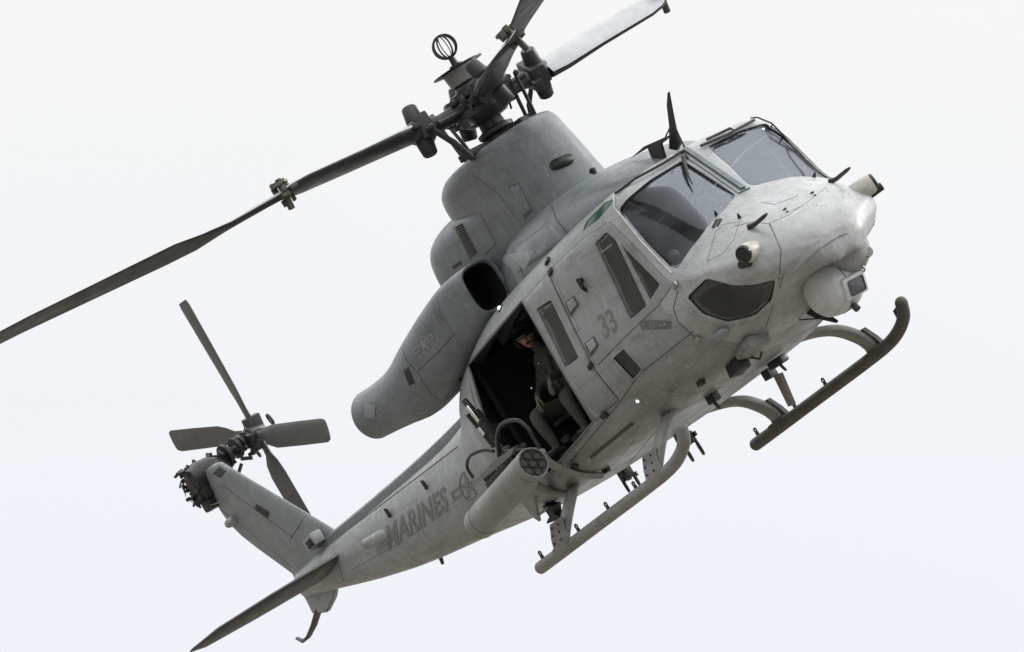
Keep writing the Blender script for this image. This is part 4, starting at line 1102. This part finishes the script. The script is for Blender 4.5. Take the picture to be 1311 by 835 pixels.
# nacelle details
b = NB(); seam(b, NBV, [(535, 475), (560, 452), (582, 427)], .006); seam(b, NBV, [(512, 440), (520, 460), (535, 478), (552, 505), (575, 520)], .006); seam(b, NBV, [(560, 375), (563, 400), (582, 430)], .005); seam(b, NBV, [(555, 388), (560, 395), (565, 410)], .004)
seam(b, CBV, [(605, 225), (635, 245), (670, 290)], .005); seam(b, CBV, [(651, 238), (664, 235), (682, 270), (672, 281), (651, 238)], .005); seam(b, CBV, [(615, 275), (635, 312), (622, 325)], .006); seam(b, CBV, [(581, 290), (603, 333)], .006); seam(b, CBV, [(582, 282), (612, 272)], .004)
seam(b, RFV, [(706, 262), (712, 280), (727, 300)], .010); seam(b, RFV, [(640, 318), (655, 350), (668, 365)], .006); seam(b, RFV, [(700, 285), (722, 312)], .006); seam(b, RFV, [(655, 338), (700, 283)], .005)
seam(b, TBV, [(431, 690), (620, 546)], .008); seam(b, TBV, [(500, 640), (505, 660), (500, 700)], .003); seam(b, TBV, [(425, 690), (440, 745)], .005); seam(b, TBV, [(450, 730), (520, 690), (640, 610)], .003)
seam(b, FNV, [(283, 620), (375, 688)], .006); seam(b, FNV, [(395, 655), (372, 690)], .006); seam(b, FNV, [(268, 640), (330, 690), (372, 725)], .004)
part('cowling_seams', b, SEAM, heli, kind='stuff')
b = NB()
for bv, pts in ((CBV, [(608, 222), (638, 243), (672, 288)]), (CBV, [(648, 236), (664, 232), (685, 271), (672, 284)]), (CBV, [(578, 288), (600, 333)]), (CBV, [(584, 284), (612, 268), (638, 312)]), (CBV, [(590, 210), (640, 190), (700, 165)]), (CBV, [(562, 320), (575, 350)]),
                (RFV, [(703, 260), (709, 280), (724, 302)]), (RFV, [(712, 262), (718, 280), (733, 298)]), (RFV, [(745, 240), (790, 215), (825, 205)]), (RFV, [(660, 300), (720, 255), (760, 232)]),
                (NBV, [(509, 442), (517, 462), (532, 480), (549, 507), (572, 522)]), (NBV, [(557, 378), (560, 402), (579, 432)]), (NBV, [(458, 505), (468, 525), (488, 550)]), (NBV, [(590, 350), (600, 380), (625, 402)]),
                (TBV, [(434, 694), (620, 552)]), (TBV, [(428, 692), (443, 744)]), (TBV, [(452, 728), (520, 693), (640, 615)]), (TBV, [(545, 610), (560, 650), (565, 700)]), (TBV, [(597, 570), (612, 610)]), (TBV, [(470, 740), (560, 710), (640, 670)]),
                (FNV, [(281, 624), (372, 691)]), (FNV, [(290, 600), (398, 662)]), (FNV, [(270, 608), (268, 625)]), (FNV, [(300, 660), (350, 700)])):
    rivets(b, bv, pts, 5.5, .007)
for pts in ([(880, 525), (930, 500), (985, 460), (1030, 425)], [(800, 600), (850, 560), (900, 520)], [(760, 615), (800, 580), (830, 550)], [(820, 482), (888, 428)], [(700, 600), (735, 575), (792, 520)], [(905, 338), (918, 300), (945, 287)], [(985, 290), (1000, 320), (998, 350)], [(1000, 275), (1035, 262), (1075, 265)], [(715, 365), (748, 330)], [(730, 400), (752, 450)], [(785, 300), (855, 370)], [(765, 480), (800, 520)], [(840, 500), (870, 470), (900, 440)], [(880, 215), (920, 190), (962, 162)], [(1045, 225), (1080, 240), (1098, 262)]):
    rivets(b, FB0, pts, 5.5, .0065)
part('fasteners', b, mat('fastener_heads', (.085, .085, .083), .5), heli, kind='stuff')
h, n_ = hit(CBV, 719, 208)
b = NB(); pts = []
for k in range(24):
    t = 2 * math.pi * k / 24; c_, s_2 = math.cos(t), math.sin(t); u = 719 + 17 * math.copysign(abs(c_) ** .6, c_) * .87 + 7 * math.copysign(abs(s_2) ** .6, s_2) * .35; v = 208 - 17 * math.copysign(abs(c_) ** .6, c_) * .36 + 7 * math.copysign(abs(s_2) ** .6, s_2) * .93
    q, nn = hit(CBV, u, v, .006)
    if q is not None: pts.append(b.verts.new(q))
b.faces.new(pts); vo = part('cowling_vent', b, BLACK, heli); solid(vo, .02, off=0)
for i in range(14):
    t = i / 13; b = NB(); u0, v0 = 584 + 18 * t, 292 + 36 * t
    p0, n0 = hit(CBV, u0, v0, .006); p1, n1 = hit(CBV, u0 + 8, v0 - 5, .006)
    if p0 is None or p1 is None: continue
    dd = p1 - p0; box(b, (p0 + p1) / 2, (dd.length, .013, .022), dd, n0, .002); part('louvre_slat', b, SEAM, cowl)
def patch(name, bvh, quad, m, par, off=.004, th=.01):
    o = part(name, paint_on(flat_bm([[(0, 0), (1, 0), (1, 1), (0, 1)]]), bvh, quad, off), m, par); solid(o, th); return o
patch('access_hatch', CBV, ((671, 279), (681, 270), (664, 236), (653, 241)), DPAINT, heli)
patch('access_hatch', CBV, ((610, 333), (634, 312), (616, 277), (592, 292)), DPAINT, heli) if False else None
patch('access_hatch', RFV, ((664, 350), (722, 308), (703, 284), (655, 318)), DPAINT, heli)
for q in patch_late: patch('nose_vent', FB0, q, BLACK, heli)
patch('intake_slot', CBV, ((580, 345), (591, 338), (589, 334), (579, 341)), BLACK, heli)
patch('vent_slot', NBV, ((524, 494), (531, 490), (523, 470), (516, 473)), BLACK, heli)
patch('fin_patch', FNV, ((272, 606), (282, 612), (290, 603), (281, 597)), SEAM, heli); patch('fin_patch', FNV, ((326, 652), (343, 663), (345, 655), (328, 645)), BLACK, heli)
for q in (((724, 388), (735, 378), (742, 390), (731, 404)), ((749, 440), (761, 430), (767, 442), (757, 456))):
    for_o = patch('door_step', FB0, q, mat('step_recess', (.09, .09, .085), .6, 0, .3, 8), heli, .008, .006)
    c_ = [(a_ * .78 + sum(p[i] for p in q) / 4 * .22) for a_, i in ()]
    cx, cy = sum(p[0] for p in q) / 4 + 1.5, sum(p[1] for p in q) / 4 - 1.5
    patch('step_plate', FB0, [(cx + (p[0] - cx) * .72, cy + (p[1] - cy) * .72) for p in q], PAINT, for_o, .012, .004)
h, n_ = hit(FB0, 745, 359)
b = NB(); tube(b, [h, h + n_ * .05 + V((.03, 0, .01)), h + n_ * .05 + V((.02, 0, -.07)), h + V((-.02, 0, -.12))], [.03, .028, .022, .015], 10); part('door_handle', b, DARKM, heli)
for u, v in ((706, 348), (757, 468), (702, 335), (865, 365), (893, 434)):
    h, n_ = hit(FB0, u, v)
    if h is not None: b = NB(); box(b, h + n_ * .012, (.09, .05, .03), (1, .1, .3), n_, .008); part('hinge', b, DARKM if u < 860 else STEEL, heli)

# belly fittings
def bel(u, v): return hit(FB0, u, v)
b = NB(); h, n_ = bel(942, 462)
box(b, h + n_ * .06, (.26, .14, .12), (1, 0, .1), n_, .02); tube(b, [h + V((.15, 0, 0)), h + n_ * .12 + V((.25, .1, 0)), h + V((.3, .2, 0))], .014, 6); part('search_light', b, BLACK, heli)
b = NB(); h, n_ = bel(922, 428); sphere(b, h, .11, 3, (1.2, .7, .5)); part('landing_light_fairing', b, MARKL, heli)
b = NB(); h, n_ = bel(962, 440); box(b, h + n_ * .03, (.34, .26, .12), (1, 0, .1), n_, .04); part('nose_blister', b, PAINT, heli)
b = NB(); tube(b, [on(976, 420, 1, -.25), on(979, 432, 1, -.25)], .02, 8); part('blister_edge', b, CREAM, heli)
def ring_hook(u, v, Y, s_=1.):
    b = NB(); c = on(u, v, 1, Y); box(b, c + V((0, 0, .13 * s_)), (.16, .1, .12), bev=.015)
    for dx in (-.045, .045): torus(b, c + V((dx, dx, 0)), (.5, 1, 0), .06 * s_, .016, 18, 6, sx=1.25)
    for i in range(6): box(b, c + V((random.uniform(-.09, .09), random.uniform(-.07, .07), random.uniform(.03, .16))), (.05, .03, .05), (1, random.random(), 0), bev=.005)
    part('cargo_ring', b, DARKM, heli)
ring_hook(889, 577, .75); ring_hook(808, 618, .7, .8); 
b = NB(); torus(b, on(917, 518, 1, -.45), (.5, 1, .3), .05, .015, 16, 6); box(b, on(912, 508, 1, -.45), (.12, .1, .12), (1, .3, 0), bev=.02); part('tie_down_ring', b, DARKM, heli)
b = NB(); torus(b, on(1002, 470, 1, .3), (.5, 1, .3), .04, .013, 16, 6); box(b, on(996, 463, 1, .3), (.2, .12, .08), (1, .3, 0), bev=.02); box(b, on(985, 478, 1, .3), (.1, .12, .1), (1, .3, 0), bev=.01); part('tow_ring_fitting', b, DARKM, heli)
b = NB(); P = [on(u, v, 1, .5) for u, v in ((990, 482), (998, 479), (1015, 519), (1009, 521))]; prism(b, P, (.02, .03, 0)); part('belly_blade_antenna', b, SKIDM, heli)
b = NB()
for a_, c_ in (((758, 586), (812, 541)), ):
    patch('belly_slot', FB0, ((757, 588), (812, 543), (809, 540), (755, 584)), SEAM, heli, .003, .004)
b.free()
for u, v in ((726, 560), (775, 600), (736, 595), (775, 530), (897, 488)):
    h, n_ = hit(FB0, u, v)
    if h is not None: b = NB(); box(b, h + n_ * .02, (.09, .05, .05), (1, .2, 0), n_, .008); part('belly_bracket', b, DARKM, heli)
b = NB(); seam(b, FB0, [(770, 570), (755, 600), (730, 625)], .004); seam(b, FB0, [(815, 560), (790, 590), (765, 612)], .004); seam(b, FB0, [(880, 520), (845, 545), (800, 600)], .005); seam(b, FB0, [(830, 490), (850, 500), (880, 505), (930, 495)], .004); seam(b, FB0, [(930, 525), (965, 495), (1000, 450)], .004); seam(b, FB0, [(900, 545), (950, 500), (1010, 430)], .004)
part('belly_seams', b, SEAM, heli, kind='stuff')
# boom fittings
b = NB(); h, n_ = hit(TBV, 490, 688); e_ = on(469, 697, 1, -.42); tube(b, [h + (h - e_) * .8 + V((0, .1, 0)), h, e_.lerp(h, .5), e_], [.07, .085, .07, .06], 14); part('flare_tube', b, PAINT, heli)
b = NB(); cyl(b, e_ - (e_ - h).normalized() * .02, e_ + (e_ - h).normalized() * .008, .045, seg=14); part('flare_tube_mouth_shade', b, BLACK, heli)  # black disc paints the shade of a hollow tube end
for u, v in ((500, 656), (547, 620)):
    h, n_ = hit(TBV, u, v); b = NB(); box(b, h + n_ * .03, (.05, .03, .12), (1, 0, 0), (0, 0, 1), .01, .6); part('boom_fitting', b, DARKM, heli)
h, n_ = on(402, 692, 1, -.15), V((0, -1, 0)); b = NB(); box(b, h, (.24, .14, .14), (1, 0, .1), bev=.03); part('tail_scoop', b, PAINT, heli)
b = NB(); box(b, h + V((.02, -.074, -.01)), (.13, .01, .08), (1, 0, .1), bev=.01); part('scoop_mouth', b, BLACK, heli)
b = NB(); P = [on(u, v, 1, 0) for u, v in ((560, 712), (564, 711), (567, 723), (565, 723))]; prism(b, P, (0, .02, 0)); part('drain_mast', b, BLACK, heli)
b = NB(); q = on(296, 668, 1, -.04); lathe(b, q + V((.12, 0, 0)), (-1, 0, 0), [(0, .05), (.12, .055), (.2, .045), (.24, .02)], 14); part('tail_light', b, PAINT, heli)
b = NB(); tube(b, cat([on(u, v, 1, -.1) for u, v in ((231, 600), (238, 635), (252, 645), (272, 646), (285, 640))], 5), .006, 6); part('cable_guard', b, STEEL, heli)

# ---- cabin interior -------------------------------------------------------------
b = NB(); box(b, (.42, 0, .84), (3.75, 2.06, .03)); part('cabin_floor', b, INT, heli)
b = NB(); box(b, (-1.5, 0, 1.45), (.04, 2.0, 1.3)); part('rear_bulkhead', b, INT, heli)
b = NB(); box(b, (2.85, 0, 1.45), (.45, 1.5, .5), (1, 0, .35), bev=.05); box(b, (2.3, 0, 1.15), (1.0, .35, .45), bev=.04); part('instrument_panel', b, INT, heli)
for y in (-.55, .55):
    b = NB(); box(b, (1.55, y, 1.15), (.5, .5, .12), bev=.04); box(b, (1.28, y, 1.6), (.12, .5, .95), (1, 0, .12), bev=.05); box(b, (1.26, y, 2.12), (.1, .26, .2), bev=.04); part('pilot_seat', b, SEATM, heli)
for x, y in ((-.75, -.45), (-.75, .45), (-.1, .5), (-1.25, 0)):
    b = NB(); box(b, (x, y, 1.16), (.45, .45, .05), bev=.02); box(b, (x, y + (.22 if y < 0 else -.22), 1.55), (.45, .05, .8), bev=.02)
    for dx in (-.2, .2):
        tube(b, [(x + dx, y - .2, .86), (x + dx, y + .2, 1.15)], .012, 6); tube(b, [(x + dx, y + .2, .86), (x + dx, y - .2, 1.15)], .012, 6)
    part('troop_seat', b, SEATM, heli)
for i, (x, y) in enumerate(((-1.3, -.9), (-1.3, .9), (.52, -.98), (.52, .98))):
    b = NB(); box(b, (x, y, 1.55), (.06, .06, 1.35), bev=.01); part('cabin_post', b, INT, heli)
# door frame seal
b = NB(); L = []
for u, v in dens([(668, 385), (722, 480), (759, 541), (719, 588), (704, 606), (662, 608), (630, 566), (599, 467), (668, 385)], 5):
    h, n_ = hit(FB0, u, v, -.004)
    if h is not None: L.append(h)
for LL in (L, [mir(p) for p in L]): b = NB(); tube(b, LL, .012, 6); part('door_seal', b, SEAML, heli)
# curved rear door jamb, bright metal latch plate
b = NB(); ribbon(b, FB0, [(596, 470), (604, 508), (616, 545), (628, 565)], .06); part('jamb_strip', b, PAINT, heli)

# ---- right hand weapon mount arm (belongs to the airframe)
b = NB(); Y = -1.35
tube(b, cat([on(770, 609, 1, -.85), on(740, 608, 1, -1.1), on(718, 600, 1, -1.3), on(700, 590, 1, -1.5), on(692, 578, 1, -1.6)], 6), [.05] * 25, 12, sx=.6); part('stores_arm', b, SKIDM, heli)
b = NB(); tube(b, cat([on(735, 632, 1, -.85), on(700, 628, 1, -1.15), on(672, 610, 1, -1.45), on(655, 600, 1, -1.6)], 6), .045, 10); part('stores_arm', b, SKIDM, heli)
b = NB(); tube(b, cat([on(u, v, 1, -1.55) for u, v in ((640, 590), (637, 560), (643, 543), (662, 538), (676, 548), (684, 562), (692, 576))], 5), .022, 8); part('mount_hoop', b, DARKM, heli)
b = NB(); tube(b, cat([on(u, v, 1, -1.3) for u, v in ((606, 612), (598, 598), (602, 584), (618, 577), (632, 578))], 5), .016, 8); part('mount_hoop', b, DARKM, heli)
b = NB(); P = [on(u, v, 1, -1.6) for u, v in ((602, 622), (632, 590), (658, 572), (655, 582), (628, 606), (612, 618))]; prism(b, P, (0, .05, .0)); part('mount_bracket', b, SKIDM, heli)
b = NB(); P = [on(u, v, 1, -1.5) for u, v in ((616, 611), (640, 600), (655, 612), (640, 625), (622, 618))]; prism(b, P, (0, .03, 0)); part('mount_web', b, SEATM, heli)
b = NB()
for a_, c_ in (((632, 592), (648, 610)), ((640, 585), (660, 600)), ((655, 575), (668, 590)), ((645, 578), (690, 575))): tube(b, [on(*a_, 1, -1.5), on(*c_, 1, -1.5)], .02, 8)
for i in range(16):
    q = on(random.uniform(645, 672), random.uniform(570, 592), 1, -1.45)
    if i % 3: tube(b, [q, q + V((random.uniform(-.12, .12), random.uniform(-.1, .1), random.uniform(-.08, .08)))], random.uniform(.008, .018), 6)
    else: box(b, q, (random.uniform(.05, .1), .04, random.uniform(.03, .05)), (1, 0, random.uniform(-.2, .2)), bev=.01)
part('mount_frame', b, SKIDD, heli)
b = NB(); P = [on(u, v, 1, -1.05) for u, v in ((664, 640), (682, 628), (686, 650), (690, 668), (684, 664))]; prism(b, P, (0, .03, 0)); tube(b, [on(688, 662, 1, -1.05), on(700, 650, 1, -1.0)], .012, 6); part('ejector_chute', b, SKIDM, heli)
b = NB(); P = [on(u, v, 1, -.9) for u, v in ((694, 648), (708, 648), (709, 658), (717, 662), (716, 665), (700, 671), (700, 668), (703, 662))]; prism(b, P, (0, .1, 0)); part('belly_mount', b, BLACK, heli)

# ================================================================ rocket pod
pa, pb = on(683, 592, 1, -1.75), on(609, 676, 1, -1.75)
# keep the tube parallel to the airframe axis
pod = thing('rocket_pod', 'grey seven tube rocket pod hung beside the open cabin door', 'rocket pod', (pa + pb) / 2)
ax = (pa - pb).normalized(); Lp = (pa - pb).length; RP = .163
b = NB(); lathe_rings(b, pb, ax, [(0, .07), (.02, .10), (.09, RP - .01), (.12, RP), (Lp - .02, RP), (Lp, RP - .008), (Lp, RP - .02), (Lp - .05, RP - .025)], 32)
rg = [v for v in b.verts[:32]]; b.faces.new(rg); bmesh.ops.recalc_face_normals(b, faces=b.faces); part('pod_body', b, PODM, pod)
a_, b_ = frame(ax); b = NB(); cyl(b, pa - ax * .06, pa - ax * .025, RP - .02, seg=28); part('front_plate', b, mat('pod_plate', (.09, .09, .08), .5, 0, .3, 14), pod)
for k in range(7):
    o = V((0, 0, 0)) if k == 0 else (a_ * math.cos(k * math.pi / 3) + b_ * math.sin(k * math.pi / 3)) * .095
    b = NB(); rr = [[b.verts.new(pa + o + ax * x + (a_ * math.cos(2 * math.pi * j / 18) + b_ * math.sin(2 * math.pi * j / 18)) * r_) for j in range(18)] for x, r_ in ((-.03, .046), (-.006, .046), (-.006, .040), (-.03, .038), (-.5, .037))]
    skin(b, rr); b.faces.new(rr[-1]); bmesh.ops.recalc_face_normals(b, faces=b.faces); part('launch_tube', b, [mat('launch_tube_metal', (.045, .045, .042), .5, .2, .3, 20)], pod)
b = NB(); torus(b, pb + ax * .25, ax, RP, .004, 32, 6); part('pod_band', b, SEAML, pod)
b = NB(); torus(b, pa - ax * .1, ax, RP, .003, 32, 6); part('pod_band', b, SEAML, pod)
b = NB(); box(b, pa - ax * .7 + a_ * (RP + .02), (.5, .07, .06), ax, a_, .01); part('pod_lug', b, DARKM, pod)

# ================================================================ door gun
g0 = on(612, 530, 1, -1.3)
gun = thing('door_gun', 'black machine gun stowed at the rear edge of the open cabin door', 'machine gun', g0)
b = NB(); ga, gb_ = on(607, 528, 1, -1.32), on(638, 566, 1, -1.32); gd = (gb_ - ga).normalized(); box(b, (ga + gb_) / 2, ((gb_ - ga).length, .09, .1), gd, (1, 0, 0), .015); part('receiver', b, BLACK, gun)
b = NB(); cyl(b, ga - gd * .02, ga - gd * .16 , .035, .03, 12); tube(b, [gb_, gb_ + gd * .25], .02, 10); part('barrel', b, DARKM, gun)
b = NB(); q = on(606, 530, 1, -1.38); box(b, q + gd * .0, (.2, .03, .05), gd, (1, 0, 0), .008); box(b, on(617, 552, 1, -1.38), (.1, .03, .05), gd, (1, 0, 0), .008); part('feed_tray', b, CHROME, gun)
b = NB()
for i in range(10): q = ga.lerp(gb_, i / 9); box(b, q + V((-.06, -.03, 0)), (.035, .05, .04), (1, random.random() * .5, 0), bev=.005)
part('ammunition_belt', b, DARKM, gun)
b = NB(); tube(b, [(ga + gb_) / 2, (ga + gb_) / 2 + V((0, .25, -.1))], .03, 8); part('gun_pintle', b, DARKM, gun)

# ================================================================ people
def skinned(name, pts, edges, radii, m, parent, sub=2):
    base = root_base(parent); me = bpy.data.meshes.new(name); me.from_pydata([tuple(V(p) - base) for p in pts], edges, []); me.update()
    o = bpy.data.objects.new(name, me); col.objects.link(o); o.parent = parent; me.materials.append(m)
    md = o.modifiers.new('skin', 'SKIN'); md.use_smooth_shade = True
    for i, r_ in enumerate(radii): me.skin_vertices[0].data[i].radius = (r_, r_) if not isinstance(r_, tuple) else r_; me.skin_vertices[0].data[i].use_root = (i == 0)
    s_ = o.modifiers.new('sub', 'SUBSURF'); s_.levels = sub; s_.render_levels = sub; return o
def head_bm(c, f, u, r=.105):
    """head with brow, nose, mouth, chin, ears; f = facing, u = up"""
    b = NB(); bmesh.ops.create_icosphere(b, subdivisions=5, radius=1); f = V(f).normalized(); u = (V(u) - f * V(u).dot(f)).normalized(); s = u.cross(f)
    for v in b.verts:
        x, y, z = v.co.x, v.co.y, v.co.z      # x facing, y side, z up
        wy = .74 * (1 - .28 * max(0, -z) ** 1.5); wx = .92; hz = 1.18
        X, Y, Z = x * wx, y * wy, z * hz
        if x > .2:
            X -= .08 * max(0, 1 - abs(z + .0) * 3) * (x - .2)
            X += .24 * math.exp(-((y / .13) ** 2) - ((z + .16) / .2) ** 2) * x      # nose
            X -= .10 * (math.exp(-(((abs(y) - .3) / .14) ** 2) - ((z - .08) / .10) ** 2))   # eye sockets
            X += .05 * math.exp(-((z - .24) / .1) ** 2) * (abs(y) < .6)
            X += .06 * math.exp(-((y / .25) ** 2) - ((z + .52) / .08) ** 2)            # lips
            X -= .05 * math.exp(-((y / .3) ** 2) - ((z + .55) / .03) ** 2)
            X += .10 * math.exp(-((y / .3) ** 2) - ((z + .82) / .14) ** 2)             # chin
        v.co = V(c) + (f * X + s * Y + u * Z) * r
    for sg in (-1, 1):
        sphere(b, V(c) + s * sg * r * .76 - f * r * .02 - u * r * .02, r * .2, 2, (.6, .5, 1.1))
    return b
def helmet(c, f, u, r, m, parent, visor=True):
    f = V(f).normalized(); u = (V(u) - f * V(u).dot(f)).normalized(); s = u.cross(f)
    b = NB(); bmesh.ops.create_icosphere(b, subdivisions=4, radius=1); dele = []
    for v in b.verts:
        x, y, z = v.co; 
        if (x > .25 and z < .25) or z < -.62: dele.append(v)
        v.co = V(c) + (f * (x * 1.12 - .08) + s * y * 1.0 + u * (z * 1.22 + .05)) * r * 1.08
    bmesh.ops.delete(b, geom=dele, context='VERTS'); o = part('helmet', b, m, parent); solid(o, .012, off=1)
    b = NB(); bmesh.ops.create_icosphere(b, subdivisions=4, radius=1); dele = []
    for v in b.verts:
        x, y, z = v.co
        if x < .35 or z < (-.02 if visor else .3) or z > .62: dele.append(v)
        v.co = V(c) + (f * (x * 1.2 - .08) + s * y * 1.03 + u * (z * 1.2 + .05)) * r * 1.13
    bmesh.ops.delete(b, geom=dele, context='VERTS'); o = part('visor', b, LENS, parent); solid(o, .006, off=1)
    b = NB(); q = V(c) + (f * .9 - u * .55) * r
    tube(b, [V(c) + s * r * 1.0 - u * r * .4, V(c) + s * r * .8 + (f * .6 - u * .62) * r, q + s * .012], .006, 6); sphere(b, q + f * .02, .017, 1); part('microphone_boom', b, BLACK, parent)
def hand(c, d, n, m, parent, side=1, r=.085):
    """palm, four fingers and a thumb: d = direction of fingers, n = back of hand"""
    d = V(d).normalized(); n = (V(n) - d * V(n).dot(d)).normalized(); s = d.cross(n) * side; c = V(c)
    pts = [c - d * .05, c, c + d * .045]; ed = [(0, 1), (1, 2)]; rad = [(.028, .022), (.038, .019), (.036, .016)]
    for i, (o_, ln) in enumerate(((-.03, .062), (-.01, .075), (.01, .07), (.028, .055))):
        k = len(pts); pts += [c + d * .07 + s * o_, c + d * (.07 + ln * .5) + s * o_ * 1.08 - n * .012, c + d * (.07 + ln * .8) + s * o_ * 1.08 - n * .035]
        ed += [(2, k), (k, k + 1), (k + 1, k + 2)]; rad += [.010, .0095, .008]
    k = len(pts); pts += [c - s * .035 - n * .008, c - s * .055 + d * .035 - n * .02, c - s * .05 + d * .065 - n * .03]; ed += [(1, k), (k, k + 1), (k + 1, k + 2)]; rad += [.013, .011, .009]
    return skinned('hand', pts, ed, rad, m, parent, 1)

# --- crew member in the doorway, seated facing outboard
gh = on(673, 431, 1, -.62); gbs = V((gh.x, gh.y + .12, gh.z - .78))
crew = thing('person', 'crew member in helmet and dark flight suit sitting in the open cabin doorway', 'person', gbs)
hipc = V((gh.x + .0, -.42, 1.27)); nk = gh + V((0, .06, -.17)); ch = hipc.lerp(nk, .6) + V((0, -.01, 0))
x0 = gh.x
kneeR = on(683, 532, 1, -1.0); kneeL = on(722, 505, 1, -.88)
pts = [hipc, hipc.lerp(ch, .5), ch, nk + V((0, .02, -.07)), nk + V((0, 0, 0)), gh + V((0, .03, -.05)),
       ch + V((.19, .02, .12)), V((x0 + .27, -.62, 1.52)), on(700, 485, 1, -.86),                  # arm fore side
       ch + V((-.19, .02, .12)), V((x0 - .28, -.62, 1.52)), on(688, 508, 1, -.9),                # arm aft side
       hipc + V((-.12, -.03, -.03)), kneeR, V((kneeR.x + .02, kneeR.y + .03, .98)), V((kneeR.x + .02, kneeR.y + .02, .91)), V((kneeR.x + .05, kneeR.y - .15, .89)),
       hipc + V((.12, -.03, -.03)), kneeL, V((kneeL.x + .03, kneeL.y + .0, .98)), V((kneeL.x + .03, kneeL.y + .0, .91)), V((kneeL.x + .05, kneeL.y - .15, .89))]
ed = [(0, 1), (1, 2), (2, 3), (3, 4), (4, 5), (3, 6), (6, 7), (7, 8), (3, 9), (9, 10), (10, 11), (0, 12), (12, 13), (13, 14), (14, 15), (15, 16), (0, 17), (17, 18), (18, 19), (19, 20), (20, 21)]
rad = [.15, .15, .165, .12, .06, .055, .075, .055, .036, .075, .055, .036, .105, .08, .05, .05, .045, .105, .08, .05, .05, .045]
skinned('body', pts, ed, rad, SUIT, crew)
ff = V((.72, -.62, -.12)); part('head', head_bm(gh, ff, (0, 0, 1), .105), SKIN, crew); helmet(gh, ff, (0, 0, 1), .108, HELM, crew, True)
b = NB(); rr = []
for z, w, dth in ((-.02, .19, .15), (.1, .2, .165), (.25, .215, .18), (.38, .19, .15), (.45, .12, .11)):
    c = hipc.lerp(nk, .2 + z * 1.25); rr.append([b.verts.new(c + V((math.copysign(abs(math.cos(t)) ** .8, math.cos(t)) * w, math.copysign(abs(math.sin(t)) ** .8, math.sin(t)) * dth, 0))) for t in [2 * math.pi * j / 24 for j in range(24)]])
skin(b, rr)
for i in range(6): box(b, hipc.lerp(nk, .36 + .22 * (i % 2)) + V((-.13 + .052 * i, -.165 + .004 * (i - 2.5) ** 2, 0)), (.075, .045, .12), (1, -.05 * (i - 2.5), 0), bev=.018)
bmesh.ops.recalc_face_normals(b, faces=b.faces); part('survival_vest', b, VEST, crew)
b = NB(); sphere(b, on(690, 465, 1, -.70), .012, 2); sphere(b, on(681, 497, 1, -.80), .018, 2); part('vest_buckle', b, CHROME, crew)
hand(on(688, 513, 1, -.94), (-.1, -.3, -1), (0, -1, .3), GLOVE, crew); hand(on(704, 490, 1, -.92), (-.1, -.4, -.9), (0, -1, .3), GLOVE, crew, -1)
for kn in (kneeR, kneeL):
    b = NB(); tube(b, [(kn.x + .03, kn.y + .08, .885), (kn.x + .03, kn.y, .89), (kn.x + .04, kn.y - .12, .885), (kn.x + .05, kn.y - .2, .88)], [.045, .055, .05, .035], 12); part('boot', b, BLACK, crew)
# --- two pilots
for y, lab, hm in ((-.55, 'pilot behind the near windshield pane, right hand seat, wearing a helmet', HELM), (.55, 'pilot behind the far windshield pane, left hand seat, wearing a helmet', HELM)):
    p = thing('person', lab, 'person', (1.6, y, 1.2)); hd = V((1.62, y, 2.12)); hp = V((1.55, y, 1.3)); nk = V((1.6, y, 1.95)); ch = V((1.52, y, 1.7))
    pts = [hp, hp.lerp(ch, .5), ch, V((1.56, y, 1.86)), nk, hd + V((-.03, 0, -.05)), ch + V((.02, .19, .13)), V((1.72, y + .27, 1.5)), V((2.1, y + .2, 1.52)), ch + V((.02, -.19, .13)), V((1.72, y - .27, 1.5)), V((2.1, y - .12, 1.5)),
           hp + V((.05, .11, 0)), V((2.05, y + .14, 1.4)), V((2.35, y + .12, 1.0)), V((2.5, y + .12, .95)), hp + V((.05, -.11, 0)), V((2.05, y - .14, 1.4)), V((2.35, y - .12, 1.0)), V((2.5, y - .12, .95))]
    ed = [(0, 1), (1, 2), (2, 3), (3, 4), (4, 5), (3, 6), (6, 7), (7, 8), (3, 9), (9, 10), (10, 11), (0, 12), (12, 13), (13, 14), (14, 15), (0, 16), (16, 17), (17, 18), (18, 19)]
    rad = [.15, .15, .165, .12, .06, .055, .075, .055, .036, .075, .055, .036, .10, .08, .055, .045, .10, .08, .055, .045]
    skinned('body', pts, ed, rad, SUIT, p, 2); part('head', head_bm(hd, (1, 0, -.1), (0, 0, 1)), SKIN, p); helmet(hd, (1, 0, -.1), (0, 0, 1), .108, hm, p)
    hand((2.14, y + .19, 1.52), (1, 0, -.1), (0, 0, 1), GLOVE, p); hand((2.14, y - .12, 1.5), (1, 0, -.1), (0, 0, 1), GLOVE, p, -1)
# pale ball at the corner of the windshield, behind the glass
b = NB(); q = on(863, 327, 1, -.72); sphere(b, q, .06, 3); part('cockpit_globe', b, CREAM, heli)
for o in bpy.data.objects:
    if '_b' in o: del o['_b']
